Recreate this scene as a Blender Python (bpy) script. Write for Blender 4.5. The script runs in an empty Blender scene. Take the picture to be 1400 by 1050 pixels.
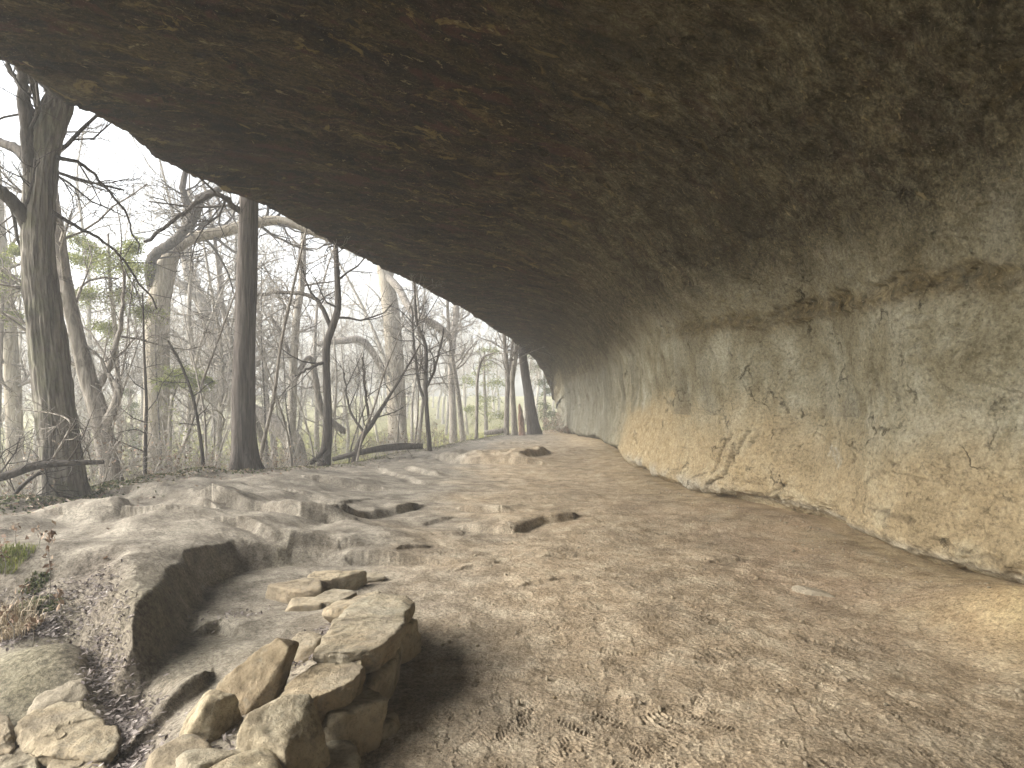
import bpy, bmesh, math
import numpy as np
from mathutils import Vector
R = np.random.default_rng(11)
C = bpy.context.scene.collection
SC = bpy.context.scene
F, HX, HY, EYE = 850.0, 700.0, 560.0, 1.6      # lens of the photograph (1400 x 1050)
PI = math.pi

# ------------------------------------------------------------------ noise
def _hash(ix, iy, iz, seed):
    h = (ix * np.uint32(374761393)) ^ (iy * np.uint32(668265263)) ^ (iz * np.uint32(2246822519)) ^ np.uint32((seed * 3266489917) & 0xffffffff)
    h = (h ^ (h >> np.uint32(13))) * np.uint32(1274126177)
    h = (h ^ (h >> np.uint32(15))) * np.uint32(2654435761)
    return h ^ (h >> np.uint32(16))
def gn(x, y, z=0.0, seed=0):
    x = np.asarray(x, np.float32); y = np.asarray(y, np.float32)
    z = np.broadcast_to(np.asarray(z, np.float32), x.shape)
    fx, fy, fz = np.floor(x), np.floor(y), np.floor(z)
    ix, iy, iz = (a.astype(np.int32).astype(np.uint32) for a in (fx, fy, fz))
    x, y, z = x - fx, y - fy, z - fz
    u, v, w = (t * t * t * (t * (t * 6 - 15) + 10) for t in (x, y, z))
    o = np.uint32(1)
    def c(dx, dy, dz):
        h = _hash(ix + o * np.uint32(dx), iy + o * np.uint32(dy), iz + o * np.uint32(dz), seed)
        g1 = (h & np.uint32(1023)).astype(np.float32) * (2 / 1023) - 1
        g2 = ((h >> np.uint32(10)) & np.uint32(1023)).astype(np.float32) * (2 / 1023) - 1
        g3 = ((h >> np.uint32(20)) & np.uint32(1023)).astype(np.float32) * (2 / 1023) - 1
        return g1 * (x - dx) + g2 * (y - dy) + g3 * (z - dz)
    a = c(0,0,0); a = a + u * (c(1,0,0) - a)
    b = c(0,1,0); b = b + u * (c(1,1,0) - b)
    d = c(0,0,1); d = d + u * (c(1,0,1) - d)
    e = c(0,1,1); e = e + u * (c(1,1,1) - e)
    a = a + v * (b - a); d = d + v * (e - d)
    return a + w * (d - a)
def fbm(x, y, z=0.0, n=4, seed=0, gain=.5):
    s = 0; a = 1.0; k = 1.0
    for i in range(n):
        s = s + a * gn(np.asarray(x) * k, np.asarray(y) * k, np.asarray(z) * k, seed + i * 17); a *= gain; k *= 2.03
    return s
def sst(a, b, t):
    t = np.clip((t - a) / (b - a), 0, 1); return t * t * (3 - 2 * t)

# ------------------------------------------------------------------ mapping of the photograph to the ground
def G(px, py, z=0.0):
    d = (EYE - z) * F / (py - HY); return ((px - HX) * d / F, d)
def W(px, py, d):
    return np.array([(px - HX) * d / F, d, EYE + (HY - py) * d / F])
def psd(x, y, pts):
    """signed distance to a polyline (left of travel positive) and how far past its ends a point lies"""
    best = np.full(x.shape, 1e9, np.float32); sg = np.ones(x.shape, np.float32); over = np.zeros(x.shape, np.float32)
    n = len(pts) - 1
    for i in range(n):
        (ax, ay), (bx, by) = pts[i], pts[i + 1]
        dx, dy = bx - ax, by - ay; L = math.hypot(dx, dy)
        t = ((x - ax) * dx + (y - ay) * dy) / (L * L)
        tc = np.clip(t, 0, 1)
        d = np.hypot(x - ax - tc * dx, y - ay - tc * dy)
        m = d < best - 1e-6
        best = np.where(m, d, best)
        sg = np.where(m, np.sign(dx * (y - ay) - dy * (x - ax) + 1e-9), sg)
        ov = np.zeros_like(d)
        if i == 0: ov = np.maximum(ov, -t * L)
        if i == n - 1: ov = np.maximum(ov, (t - 1) * L)
        over = np.where(m, ov, over)
    return best * sg, over

EDGE = [(-7, -40), (-6.6, -12), (-6.2, 0), (-5.9, 4), G(0, 705, .25), G(85, 690, .25), G(200, 665, .25), G(335, 648, .25), G(445, 628, .25), G(560, 609, .25), G(640, 597, .25), (-.3, 41), (2.2, 47), (6, 56), (12, 64)]
PLAT = [(-12, 4.4), G(-40, 812, .2), G(60, 805, .2), G(128, 835, .2), G(172, 900, .15), G(182, 898, .15), G(222, 838, .2), G(268, 782, .2), G(325, 750, .2), G(400, 744, .2), G(468, 744, .2)]
LEDGES = [  # image points, height, decay behind, riser width, end taper
    ([(300, 712), (412, 722), (445, 720)], .20, 1.0, .035, .35), ([(478, 708), (520, 698), (562, 688)], .12, 1.0, .06, .3),
    ([(440, 668), (500, 668)], .13, 1.0, .06, .4), ([(640, 687), (680, 689)], .10, .5, .04, .2), ([(652, 712), (684, 714)], .09, .5, .04, .2), ([(330, 747), (400, 752), (462, 750)], .12, .7, .04, .3),
    ([(714, 711), (745, 701), (778, 697)], .09, .7, .05, .2), ([(610, 624), (650, 629), (702, 630)], .24, 3.5, .08, .8),
    ([(718, 626), (748, 617)], .2, 2.5, .08, .5), ([(560, 640), (590, 644)], .1, .8, .05, .3), ([(185, 700), (240, 706), (275, 714)], .15, .7, .16, .4),
    ([(95, 742), (150, 742), (168, 732)], .12, .5, .12, .25), ([(755, 747), (778, 746)], .035, .25, .03, .1), ([(560, 748), (590, 741)], .03, .3, .03, .1),
    ([(640, 760), (670, 757)], .035, .35, .04, .12), ([(282, 842), (300, 838), (330, 846)], .07, .4, .04, .12), ([(205, 960), (235, 945), (270, 920)], .08, .25, .05, .15),
    ([(700, 604), (745, 603)], .1, 3, .1, 1.0), ([(520, 640), (575, 655)], .06, .8, .06, .3), ([(610, 720), (632, 718)], .04, .4, .04, .15),
    ([(405, 690), (450, 694)], .05, .8, .08, .3), ([(590, 705), (612, 700)], .035, .4, .04, .15), ([(720, 780), (750, 776)], .025, .3, .03, .1),
    ([(985, 752), (1008, 750)], .05, .3, .04, .1),
]
LEDGES = [([G(*p, .12) for p in P], *r) for P, *r in LEDGES]
WX = np.array([[-30, 5.4], [-12, 5.0], [0, 4.5], [4, 4.22], [5.1, 4.18], [5.7, 4.08], [6.3, 3.98], [7.1, 3.98], [8.1, 4.16], [9.1, 4.08], [9.6, 3.74], [10.3, 3.55], [11.8, 3.22], [13, 3.15], [14.6, 3.2], [17, 3.3], [20, 3.5], [24, 3.8], [28, 4.2], [33, 4.25], [37, 3.85], [41, 3.4], [45, 3.15], [48, 3.5], [54, 6], [62, 11]])
LIP = np.array([[-30, -5.2, 5.4], [-12, -6.0, 5.5], [0, -6.0, 5.6], [5, -5.95, 5.62], [7, -5.78, 5.63], [10, -5.5, 5.62], [14, -4.95, 5.82], [18.5, -3.62, 5.72], [23, -3.0, 6.05], [29, -2.0, 6.15], [35, -.8, 6.0], [38.5, .15, 5.75], [42, 1.75, 4.85], [44.5, 2.75, 3.4], [46, 3.1, 2.5], [48, 3.4, 2.3], [54, 5.9, 2.3], [62, 10.9, 2.3]])
def crv(tab, col, y):                                                  # smooth table lookup
    y = np.asarray(y, np.float64); s = 0
    for o, w in ((-.8, .25), (0, .5), (.8, .25)):
        s = s + w * np.interp(y + o * np.clip(np.abs(y) * .06, .2, 1.5), tab[:, 0], tab[:, col])
    return s
def ground(x, y, fine=False):
    x = np.asarray(x, np.float32); y = np.asarray(y, np.float32)
    jx = x + .12 * fbm(x * 1.7, y * 1.7, 3.3, 4, 5, .47); jy = y + .12 * fbm(x * 1.7, y * 1.7, 8.1, 4, 6, .47)
    z = .10 * fbm(x * .3, y * .3, .5, 2, 1) + .03 * fbm(x * 1.1, y * 1.1, .5, 3, 2)
    sd, ov = psd(jx, jy, PLAT)
    w = .13 + .5 * sst(-2.9, -3.4, x)
    hv = 1 + .5 * fbm(x * .9, y * .9, 6, 2, 15)
    h = (.40 - .17 * sst(-3.0, -2.3, x) * sst(4.8, 6, y)) * hv * (.8 * sst(-w, w * .7, sd) + .2 * sst(-.05, .45, sd)) * np.exp(-(np.maximum(ov, 0) / .8) ** 2) * (1 - sst(9, 20, y)) * (1 - .75 * sst(1.0, 2.6, sd) * sst(-4.5, -2.5, x))
    z = z + h
    z = z - .17 * sst(3.9, 2.9, y) * sst(-1.5, -2.6, x)                       # lower corner by the camera
    hx, hy = G(55, 925, 0); z = z + .17 * np.exp(-((x - hx) / .55) ** 2 - ((y - hy) / .4) ** 2)
    gs, go = psd(jx, jy, [G(128, 815, .1), G(140, 900, .1), G(165, 960, -.1), G(178, 1060, -.1)])
    z = z - .10 * np.exp(-(gs / .14) ** 2) * np.exp(-(np.maximum(go, 0) / .3) ** 2)
    sl, so = psd(jx, jy, [(-.92, 2.1), (-1.0, 2.9), (-.98, 3.5), (-.92, 4.1), (-.95, 4.6)])
    z = z + .21 * sst(-.06, .10, sl) * np.exp(-np.maximum(sl, 0) / .75) * np.exp(-(np.maximum(so, 0) / .45) ** 2)
    for P, H, L, wd, tp in LEDGES:
        xm = sum(p[0] for p in P) / len(P); ym = sum(p[1] for p in P) / len(P); rr = 5 * L + 4
        m = (np.abs(x - xm) < rr) & (np.abs(y - ym) < rr)
        if not m.any(): continue
        sd, ov = psd(jx[m] * 1.0, jy[m], P)
        s2 = np.maximum(sd, 0)
        hh = H * np.clip(1 + .55 * fbm(x[m] * 1.6, y[m] * 1.6, H * 40, 3, 16), .2, 1.6) * sst(-wd * 1.3, wd, sd) * np.exp(-s2 / L) - .25 * H * np.exp(-((sd + wd * 1.6) / (wd * 2.5)) ** 2)
        z[m] += hh * np.exp(-(np.maximum(ov, 0) / tp) ** 2)
    dw = crv(WX, 1, y) - x                                                    # distance to the rock wall
    z = z + (.08 * sst(1.4, .1, dw) + .05 * sst(.9, .1, dw) * sst(6.2, 5.0, y)) * (1 - .6 * sst(9, 14, y))
    bx, by = G(1400, 850, .1); z = z + .24 * np.exp(-((x - bx) / .40) ** 2 - ((y - by) / .75) ** 2)
    e, _ = psd(jx, jy, EDGE)
    berm = .07 * np.exp(-((e + .25) / .35) ** 2) * sst(-.3, .3, fbm(x * .9, y * .9, 4, 2, 9))
    drop = 1.5 * sst(.25, 6.5, e) + .35 * sst(.1, 1.2, e)
    z = z + berm - drop * (1 - .55 * sst(30, 60, y)) + sst(.3, 3, e) * .25 * fbm(x * .25, y * .25, 2, 3, 12)
    r = np.hypot(x, y); z = z + 5.5 * sst(60, 150, r) * sst(.5, 8, e)
    if fine:
        e1 = 1 - sst(-.3, .4, e)
        z = z + .012 * fbm(x * 4, y * 4, .5, 3, 31) * (1 + e1) / 2
    return z
def gz(x, y): return float(ground(np.array([x]), np.array([y]))[0])

# ------------------------------------------------------------------ mesh helpers
def mesh_from(name, V, faces, mat=None, parent=None, smooth=True, attrs=None, mats=None, midx=None):
    """V (n,3); faces: list of (k,m) int arrays, m = 3 or 4"""
    me = bpy.data.meshes.new(name)
    V = np.ascontiguousarray(V, np.float32); faces = [np.asarray(f, np.int32) for f in faces if len(f)]
    me.vertices.add(len(V)); me.vertices.foreach_set('co', V.ravel())
    nl = sum(f.size for f in faces); nf = sum(len(f) for f in faces)
    me.loops.add(nl); me.polygons.add(nf)
    me.loops.foreach_set('vertex_index', np.concatenate([f.ravel() for f in faces]))
    tot = np.concatenate([np.full(len(f), f.shape[1], np.int32) for f in faces])
    st = np.zeros(nf, np.int32); st[1:] = np.cumsum(tot)[:-1]
    me.polygons.foreach_set('loop_start', st)
    me.update(calc_edges=True)
    me.polygons.foreach_set('use_smooth', np.full(nf, bool(smooth)))
    for k, a in (attrs or {}).items():
        at = me.attributes.new(k, 'FLOAT', 'POINT'); at.data.foreach_set('value', np.ascontiguousarray(a, np.float32))
    if mat: me.materials.append(mat)
    o = bpy.data.objects.new(name, me); C.objects.link(o)
    if parent: o.parent = parent
    return o
def tag(o, label=None, cat=None, group=None, kind=None):
    if label: o['label'] = label
    if cat: o['category'] = cat
    if group: o['group'] = group
    if kind: o['kind'] = kind
    return o
def empty(name, loc, label, cat, group=None, rz=0):
    o = bpy.data.objects.new(name, None); C.objects.link(o); o.location = loc; o.rotation_euler = (0, 0, rz); o.empty_display_size = .1
    return tag(o, label, cat, group)
def copy_tree(root, loc, rz, s=1.0):
    r = root.copy(); C.objects.link(r); r.location = loc; r.rotation_euler = (0, 0, rz); r.scale = (s, s, s)
    for ch in list(root.children):
        c = ch.copy(); C.objects.link(c); c.parent = r
    return r
def grid_faces(nr, nc, wrap=False):
    i = np.arange(nr - 1)[:, None]; j = np.arange(nc if wrap else nc - 1)[None, :]; j2 = (j + 1) % nc
    return np.stack([i * nc + j, i * nc + j2, (i + 1) * nc + j2, (i + 1) * nc + j], -1).reshape(-1, 4)

class Tubes:
    def __init__(s): s.V = []; s.F = []; s.T = []; s.A = []; s.n = 0
    def tube(s, P, r, k=5, a=0.0, cap=True):
        P = np.asarray(P, np.float32); n = len(P); r = np.broadcast_to(np.asarray(r, np.float32), (n,))
        T = np.empty_like(P); T[1:-1] = P[2:] - P[:-2]; T[0] = P[1] - P[0]; T[-1] = P[-1] - P[-2]
        T /= np.linalg.norm(T, axis=1)[:, None] + 1e-9
        ref = np.array([0, 1, 0], np.float32) if abs(T[:, 2]).mean() > .7 else np.array([0, 0, 1], np.float32)
        U = np.cross(T, ref); U /= np.linalg.norm(U, axis=1)[:, None] + 1e-9; B = np.cross(T, U)
        an = np.arange(k) * (2 * PI / k)
        ring = P[:, None] + r[:, None, None] * (U[:, None] * np.cos(an)[None, :, None] + B[:, None] * np.sin(an)[None, :, None])
        s.F.append(grid_faces(n, k, True) + s.n)
        s.V.append(ring.reshape(-1, 3)); s.A.append(np.full(n * k, a, np.float32)); s.n += n * k
        if cap:
            s.V.append((P[-1] + T[-1] * r[-1])[None]); s.A.append(np.array([a], np.float32)); j = np.arange(k)
            b = s.n - k
            s.T.append(np.stack([b + j, b + (j + 1) % k, np.full(k, s.n)], -1)); s.n += 1
    def data(s): return np.concatenate(s.V), s.F_(), np.concatenate(s.A)
    def F_(s): return [f for f in ([np.concatenate(s.F)] if s.F else []) + ([np.concatenate(s.T)] if s.T else [])]
    def build(s, name, mat, parent=None, attr=None):
        V, f, a = s.data(); return mesh_from(name, V, f, mat, parent, True, {'tint': a})
def smoothline(P, r, n):
    """Catmull-Rom through P (m,3) with radii r"""
    P = np.asarray(P, float); r = np.asarray(r, float)[:, None]; Q = np.hstack([P, r])
    Q = np.vstack([2 * Q[0] - Q[1], Q, 2 * Q[-1] - Q[-2]]); m = len(P) - 1
    t = np.linspace(0, m - 1e-6, n); i = t.astype(int); t = (t - i)[:, None]
    a, b, c, d = Q[i], Q[i + 1], Q[i + 2], Q[i + 3]
    o = .5 * (2 * b + (c - a) * t + (2 * a - 5 * b + 4 * c - d) * t * t + (3 * b - a - 3 * c + d) * t ** 3)
    return o[:, :3], np.maximum(o[:, 3], .002)
def leaves(P, size, rng, flat=.0, asp=.55, curl=.25):
    """bent two-quad leaves at points P -> V, F, tint"""
    n = len(P); size = np.broadcast_to(size, (n,))[:, None]
    d = rng.normal(size=(n, 3)); d[:, 2] *= (1 - flat); d /= np.linalg.norm(d, axis=1)[:, None] + 1e-9
    nn = rng.normal(size=(n, 3)) * (1 - flat) + np.array([0, 0, 1.0]) * (flat * 3 + .2)
    s = np.cross(d, nn); s /= np.linalg.norm(s, axis=1)[:, None] + 1e-9; u = np.cross(s, d)
    cu = rng.uniform(-.2, 1, (n, 1)) * curl
    a = P - d * size * .5; b = P + d * size * .5 + u * size * cu
    l = P - s * size * asp * .5 + u * size * cu * .8; q = P + s * size * asp * .5 + u * size * cu * .6
    V = np.stack([a, l, b, q], 1).reshape(-1, 3); i = np.arange(n)[:, None] * 4
    Fc = np.vstack([i + [[0, 1, 2]], i + [[0, 2, 3]]])
    return V, Fc, np.repeat(rng.random(n), 4)

# ------------------------------------------------------------------ materials
def M(name, rough=.9, spec=.2):
    m = bpy.data.materials.new(name); m.use_nodes = True; nt = m.node_tree; nt.nodes.clear()
    o = nt.nodes.new('ShaderNodeOutputMaterial'); b = nt.nodes.new('ShaderNodeBsdfPrincipled')
    b.inputs['Roughness'].default_value = rough; b.inputs['Specular IOR Level'].default_value = spec
    nt.links.new(b.outputs[0], o.inputs[0])
    class N: pass
    h = N(); h.m = m; h.nt = nt; h.b = b; h.o = o
    tc = nt.nodes.new('ShaderNodeTexCoord'); h.co = tc.outputs['Object']
    def link(v, s):
        if hasattr(v, 'is_linked'): nt.links.new(v, s)
        else: s.default_value = (*v, 1) if isinstance(v, tuple) and len(v) == 3 and s.type == 'RGBA' else v
    def scl(sc, src=None, off=(0, 0, 0), rot=(0, 0, 0)):
        n = nt.nodes.new('ShaderNodeMapping'); link(src or h.co, n.inputs[0]); n.inputs['Scale'].default_value = sc; n.inputs['Location'].default_value = off; n.inputs['Rotation'].default_value = rot; return n.outputs[0]
    def noise(scale, det=6, rough=.6, vec=None, dist=0, kind='FBM'):
        n = nt.nodes.new('ShaderNodeTexNoise'); link(vec or h.co, n.inputs['Vector']); n.inputs['Scale'].default_value = scale; n.inputs['Detail'].default_value = det; n.inputs['Roughness'].default_value = rough; n.inputs['Distortion'].default_value = dist; return n.outputs['Fac']
    def voro(scale, vec=None, feat='F1', rnd=1):
        n = nt.nodes.new('ShaderNodeTexVoronoi'); n.feature = feat; link(vec or h.co, n.inputs['Vector']); n.inputs['Scale'].default_value = scale; n.inputs['Randomness'].default_value = rnd; return n.outputs['Distance']
    def ramp(f, *st, k=.62):
        n = nt.nodes.new('ShaderNodeValToRGB'); link(f, n.inputs[0]); e = n.color_ramp.elements
        while len(e) < len(st): e.new(.5)
        for i, (p, c) in enumerate(st): e[i].position = min(1, max(0, .5 + (p - .5) * k)); e[i].color = (*c, 1) if isinstance(c, tuple) else (c, c, c, 1)
        return n.outputs[0]
    def mix(f, a, b_, mode='MIX'):
        n = nt.nodes.new('ShaderNodeMix'); n.data_type = 'RGBA'; n.blend_type = mode; link(f, n.inputs[0]); link(a, n.inputs[6]); link(b_, n.inputs[7]); return n.outputs[2]
    def math_(op, a, b_=0.0, cl=False):
        n = nt.nodes.new('ShaderNodeMath'); n.operation = op; n.use_clamp = cl; link(a, n.inputs[0]); link(b_, n.inputs[1]); return n.outputs[0]
    def attr(a): n = nt.nodes.new('ShaderNodeAttribute'); n.attribute_name = a; return n.outputs['Fac']
    def objrand(): n = nt.nodes.new('ShaderNodeObjectInfo'); return n.outputs['Random']
    def bump(hgt, dist, st=1.0, nrm=None):
        n = nt.nodes.new('ShaderNodeBump'); n.inputs['Distance'].default_value = dist; n.inputs['Strength'].default_value = st; link(hgt, n.inputs['Height'])
        if nrm is not None: nt.links.new(nrm, n.inputs['Normal'])
        return n.outputs[0]
    def done(col, nrm=None):
        link(col, b.inputs['Base Color'])
        if nrm is not None: nt.links.new(nrm, b.inputs['Normal'])
        return m
    h.scl, h.noise, h.voro, h.ramp, h.mix, h.math, h.attr, h.bump, h.done, h.rand, h.link = scl, noise, voro, ramp, mix, math_, attr, bump, done, objrand, link
    return h

def mat_ground():
    h = M('packed_dirt', .95, .1)
    n1 = h.noise(.55, 5, .6); n2 = h.noise(3.2, 8, .65); n3 = h.noise(28, 6, .7); n4 = h.noise(140, 4, .7)
    tan = h.ramp(n2, (.3, (.275, .213, .14)), (.5, (.372, .298, .205)), (.72, (.465, .39, .28)))
    gry = h.ramp(n2, (.3, (.15, .135, .11)), (.5, (.225, .205, .17)), (.72, (.32, .295, .245)))
    col = h.mix(h.attr('silt_far_light'), tan, gry)
    ora = h.ramp(n2, (.3, (.36, .265, .145)), (.6, (.47, .37, .21)))
    col = h.mix(h.attr('sand'), col, ora)
    red = h.math('MULTIPLY', h.attr('red'), h.ramp(n1, (.4, 0.0), (.62, 1.0)))
    col = h.mix(red, col, (.36, .26, .18))
    col = h.mix(h.attr('moss'), col, h.ramp(n3, (.35, (.13, .12, .075)), (.65, (.235, .215, .14))))
    col = h.mix(h.attr('humus'), col, h.ramp(n3, (.35, (.085, .07, .055)), (.65, (.2, .17, .14))))
    col = h.mix(h.attr('out'), col, h.ramp(n2, (.3, (.16, .16, .06)), (.5, (.25, .24, .09)), (.7, (.33, .28, .14))))
    col = h.mix(.8, col, h.ramp(n3, (.25, .45), (.5, .86), (.8, 1.0)), 'MULTIPLY')
    n5 = h.noise(55, 5, .75); col = h.mix(.55, col, h.ramp(n5, (.3, .45), (.5, .98), (.7, 1.5)), 'MULTIPLY')
    n6 = h.noise(1.3, 5, .6, None, .5); col = h.mix(.5, col, h.ramp(n6, (.3, .6), (.5, 1.0), (.7, 1.2)), 'MULTIPLY')
    sp = h.math('GREATER_THAN', n4, .64)
    col = h.mix(h.math('MULTIPLY', sp, .5), col, (.16, .12, .08))
    col = h.mix(h.math('MULTIPLY', h.math('LESS_THAN', n4, .355), .5), col, (.55, .47, .35))
    b = h.bump(n3, .02, .9); b = h.bump(n4, .008, .8, b)
    return h.done(col, b)
def mat_rock():
    h = M('sandstone', .93, .12)
    rt = h.scl((1, 1, 1), rot=(0, 0, -.42)); st = h.scl((.55, 1.1, 1.1), rt); st2 = h.scl((.34, 1.25, 1.5), rt)
    n1 = h.noise(.5, 4, .6); n2 = h.noise(1.5, 8, .66, st, .6); n3 = h.noise(7, 10, .7, st); n4 = h.noise(45, 6, .72); n5 = h.noise(3.2, 9, .7, st2, .4); n6 = h.noise(16, 8, .75, st2)
    vs = h.noise(1.9, 8, .7, h.scl((1, .8, .6)), .5)
    mid = h.ramp(vs, (.22, (.18, .155, .095)), (.45, (.31, .28, .19)), (.6, (.385, .36, .265)), (.82, (.52, .495, .39)))
    tan = h.ramp(n2, (.2, (.31, .245, .145)), (.5, (.435, .345, .21)), (.8, (.53, .455, .305)))
    col = h.mix(h.attr('tan'), mid, tan)
    ora = h.ramp(n3, (.25, (.33, .25, .135)), (.5, (.475, .375, .22)), (.75, (.61, .51, .335)))
    col = h.mix(h.attr('orange'), col, ora)
    col = h.mix(h.attr('pale'), col, h.ramp(n3, (.3, (.34, .31, .245)), (.7, (.60, .56, .46))))
    gb = h.ramp(h.noise(2.2, 8, .7, h.scl((1, 1.0, .3))), (.2, (.085, .072, .045)), (.45, (.17, .158, .115)), (.6, (.21, .203, .16)), (.8, (.31, .30, .245)))
    col = h.mix(h.attr('grey'), col, gb)
    band = h.ramp(n3, (.3, (.055, .038, .015)), (.52, (.15, .105, .042)), (.75, (.33, .25, .115)))
    col = h.mix(h.attr('band'), col, band)
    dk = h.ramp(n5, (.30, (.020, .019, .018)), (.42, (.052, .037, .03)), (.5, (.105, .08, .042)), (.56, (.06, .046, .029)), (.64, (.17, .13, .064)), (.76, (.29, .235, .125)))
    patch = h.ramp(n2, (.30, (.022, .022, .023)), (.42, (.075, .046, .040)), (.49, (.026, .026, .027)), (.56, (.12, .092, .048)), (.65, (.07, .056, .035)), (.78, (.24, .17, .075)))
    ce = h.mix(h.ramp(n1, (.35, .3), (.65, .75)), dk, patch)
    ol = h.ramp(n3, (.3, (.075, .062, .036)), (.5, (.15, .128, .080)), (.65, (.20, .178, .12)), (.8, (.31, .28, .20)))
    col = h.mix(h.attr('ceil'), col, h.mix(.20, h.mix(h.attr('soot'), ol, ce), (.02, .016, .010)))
    col = h.mix(.75, col, h.ramp(n6, (.28, .38), (.5, .88), (.7, 1.0)), 'MULTIPLY')
    n7 = h.noise(30, 8, .78, h.scl((.5, 1.2, 1.3), rt))
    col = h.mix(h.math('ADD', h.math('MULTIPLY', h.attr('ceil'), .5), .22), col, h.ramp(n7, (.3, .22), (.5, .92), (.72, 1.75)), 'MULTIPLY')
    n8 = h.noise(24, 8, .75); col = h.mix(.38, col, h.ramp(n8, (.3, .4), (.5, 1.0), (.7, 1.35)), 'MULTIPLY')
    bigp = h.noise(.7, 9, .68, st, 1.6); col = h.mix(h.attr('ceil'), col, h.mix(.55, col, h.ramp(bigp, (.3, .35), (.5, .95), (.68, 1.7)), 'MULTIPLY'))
    ceil = h.attr('ceil'); soot = h.math('MULTIPLY', ceil, h.math('ADD', h.math('MULTIPLY', h.attr('soot'), .75), .25))
    def spots(scale, lo, hi, colr, amt, vec, msk, dist=.8):
        global_ = h.ramp(h.noise(scale, 8, .68, vec, dist), (lo, 0.0), (hi, 1.0), k=1); return h.mix(h.math('MULTIPLY', h.math('MULTIPLY', global_, amt), msk), col, colr)
    off = h.scl((.5, 1.1, 1.1), rt, (7, 3, 1)); off2 = h.scl((.42, 1.2, 1.2), rt, (1, 9, 4)); off3 = h.scl((.5, 1.0, 1.2), rt, (3, 5, 8))
    col = spots(2.3, .555, .60, (.085, .042, .036), .75, off, soot)
    col = spots(1.9, .56, .61, (.018, .018, .019), .85, off2, soot)
    col = spots(3.4, .60, .64, (.25, .185, .075), .75, off3, soot)
    col = spots(9.0, .62, .655, (.34, .275, .15), .7, off, ceil)
    col = spots(13.0, .63, .66, (.016, .013, .010), .7, off2, ceil)
    wn = h.nt.nodes.new('ShaderNodeTexNoise'); h.nt.links.new(h.co, wn.inputs['Vector']); wn.inputs['Scale'].default_value = 2.2; wn.inputs['Detail'].default_value = 7; wn.inputs['Roughness'].default_value = .62
    va = h.nt.nodes.new('ShaderNodeVectorMath'); va.operation = 'MULTIPLY_ADD'; h.nt.links.new(wn.outputs['Color'], va.inputs[0]); va.inputs[1].default_value = (.9, .9, .9); h.nt.links.new(h.co, va.inputs[2])
    ve = h.voro(.85, va.outputs[0], 'DISTANCE_TO_EDGE'); ln = h.ramp(ve, (.0, 1.0), (.016, 0.0), k=1) if False else h.math('SUBTRACT', 1.0, h.math('DIVIDE', ve, .014), True)
    gate = h.ramp(h.noise(1.6, 5, .6, h.scl((1, 1, 1), None, (4, 4, 4))), (.50, 0.0), (.60, 1.0), k=1)
    crkl = h.math('MULTIPLY', ln, gate)
    col = h.mix(h.math('MULTIPLY', crkl, .75), col, (.03, .022, .014))
    fl = h.math('MULTIPLY', h.ramp(n4, (.66, 0.0), (.74, 1.0)), .5)
    col = h.mix(fl, col, h.mix(h.attr('ceil'), (.60, .52, .37), (.36, .31, .21)))
    pit = h.math('MULTIPLY', h.ramp(h.noise(9, 4, .6), (.14, 1.0), (.22, 0.0)), .6)
    col = h.mix(pit, col, (.05, .035, .018))
    col = h.mix(h.attr('crack'), col, (.035, .024, .014))
    b = h.bump(n6, .05, .9); b = h.bump(n4, .014, .8, b); b = h.bump(n3, .10, .6, b); b = h.bump(h.math('MULTIPLY', crkl, -1.0), .06, 1.0, b)
    return h.done(col, b)
def mat_stone():
    h = M('limestone', .9, .15)
    r = h.scl((1, 1, 1)); n1 = h.noise(3.2, 8, .65); n2 = h.noise(14, 8, .7); n3 = h.noise(70, 5, .7)
    col = h.ramp(n1, (.28, (.22, .185, .13)), (.45, (.35, .305, .225)), (.6, (.41, .375, .29)), (.75, (.48, .455, .365)))
    col = h.mix(h.ramp(h.noise(1.7, 4, .6), (.45, 0.0), (.75, .45)), col, (.36, .25, .14))
    col = h.mix(.8, col, h.ramp(n2, (.28, .42), (.5, .88), (.7, 1.0)), 'MULTIPLY')
    col = h.mix(h.math('MULTIPLY', h.ramp(n3, (.62, 0.0), (.7, 1.0)), .4), col, (.13, .10, .065))
    col = h.mix(1.0, col, h.ramp(h.rand(), (0, (.72, .66, .58)), (.35, (1.0, .96, .88)), (.7, (.9, .92, .92)), (1, (1.12, 1.06, .94)), k=1), 'MULTIPLY')
    lich = h.math('MULTIPLY', h.ramp(h.noise(5, 9, .75), (.58, 0.0), (.66, 1.0)), .4); col = h.mix(lich, col, (.20, .19, .155))
    col = h.mix(h.attr('soil'), col, (.27, .235, .18))
    b = h.bump(n2, .035, .9); b = h.bump(n3, .01, .8, b)
    return h.done(col, b)
def mat_bark(name, dark, mid, light, ridge=18, vs=.14, moss=0):
    h = M(name, .92, .12)
    v = h.scl((1, 1, vs)); n1 = h.noise(ridge, 6, .65, v, .6); n2 = h.noise(2.0, 4, .6); n3 = h.noise(60, 4, .7)
    col = h.ramp(n1, (.32, dark), (.5, mid), (.68, light))
    col = h.mix(h.ramp(n2, (.4, 0.0), (.7, .5)), col, mid)
    rr = h.math('MULTIPLY', h.rand(), .3)
    col = h.mix(rr, col, dark)
    if moss: col = h.mix(h.math('MULTIPLY', h.ramp(h.noise(3, 6, .7), (.5, 0.0), (.62, 1.0)), moss), col, (.11, .125, .05))
    b = h.bump(n1, .03, 1.0); b = h.bump(n3, .006, .6, b)
    return h.done(col, b)
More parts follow.
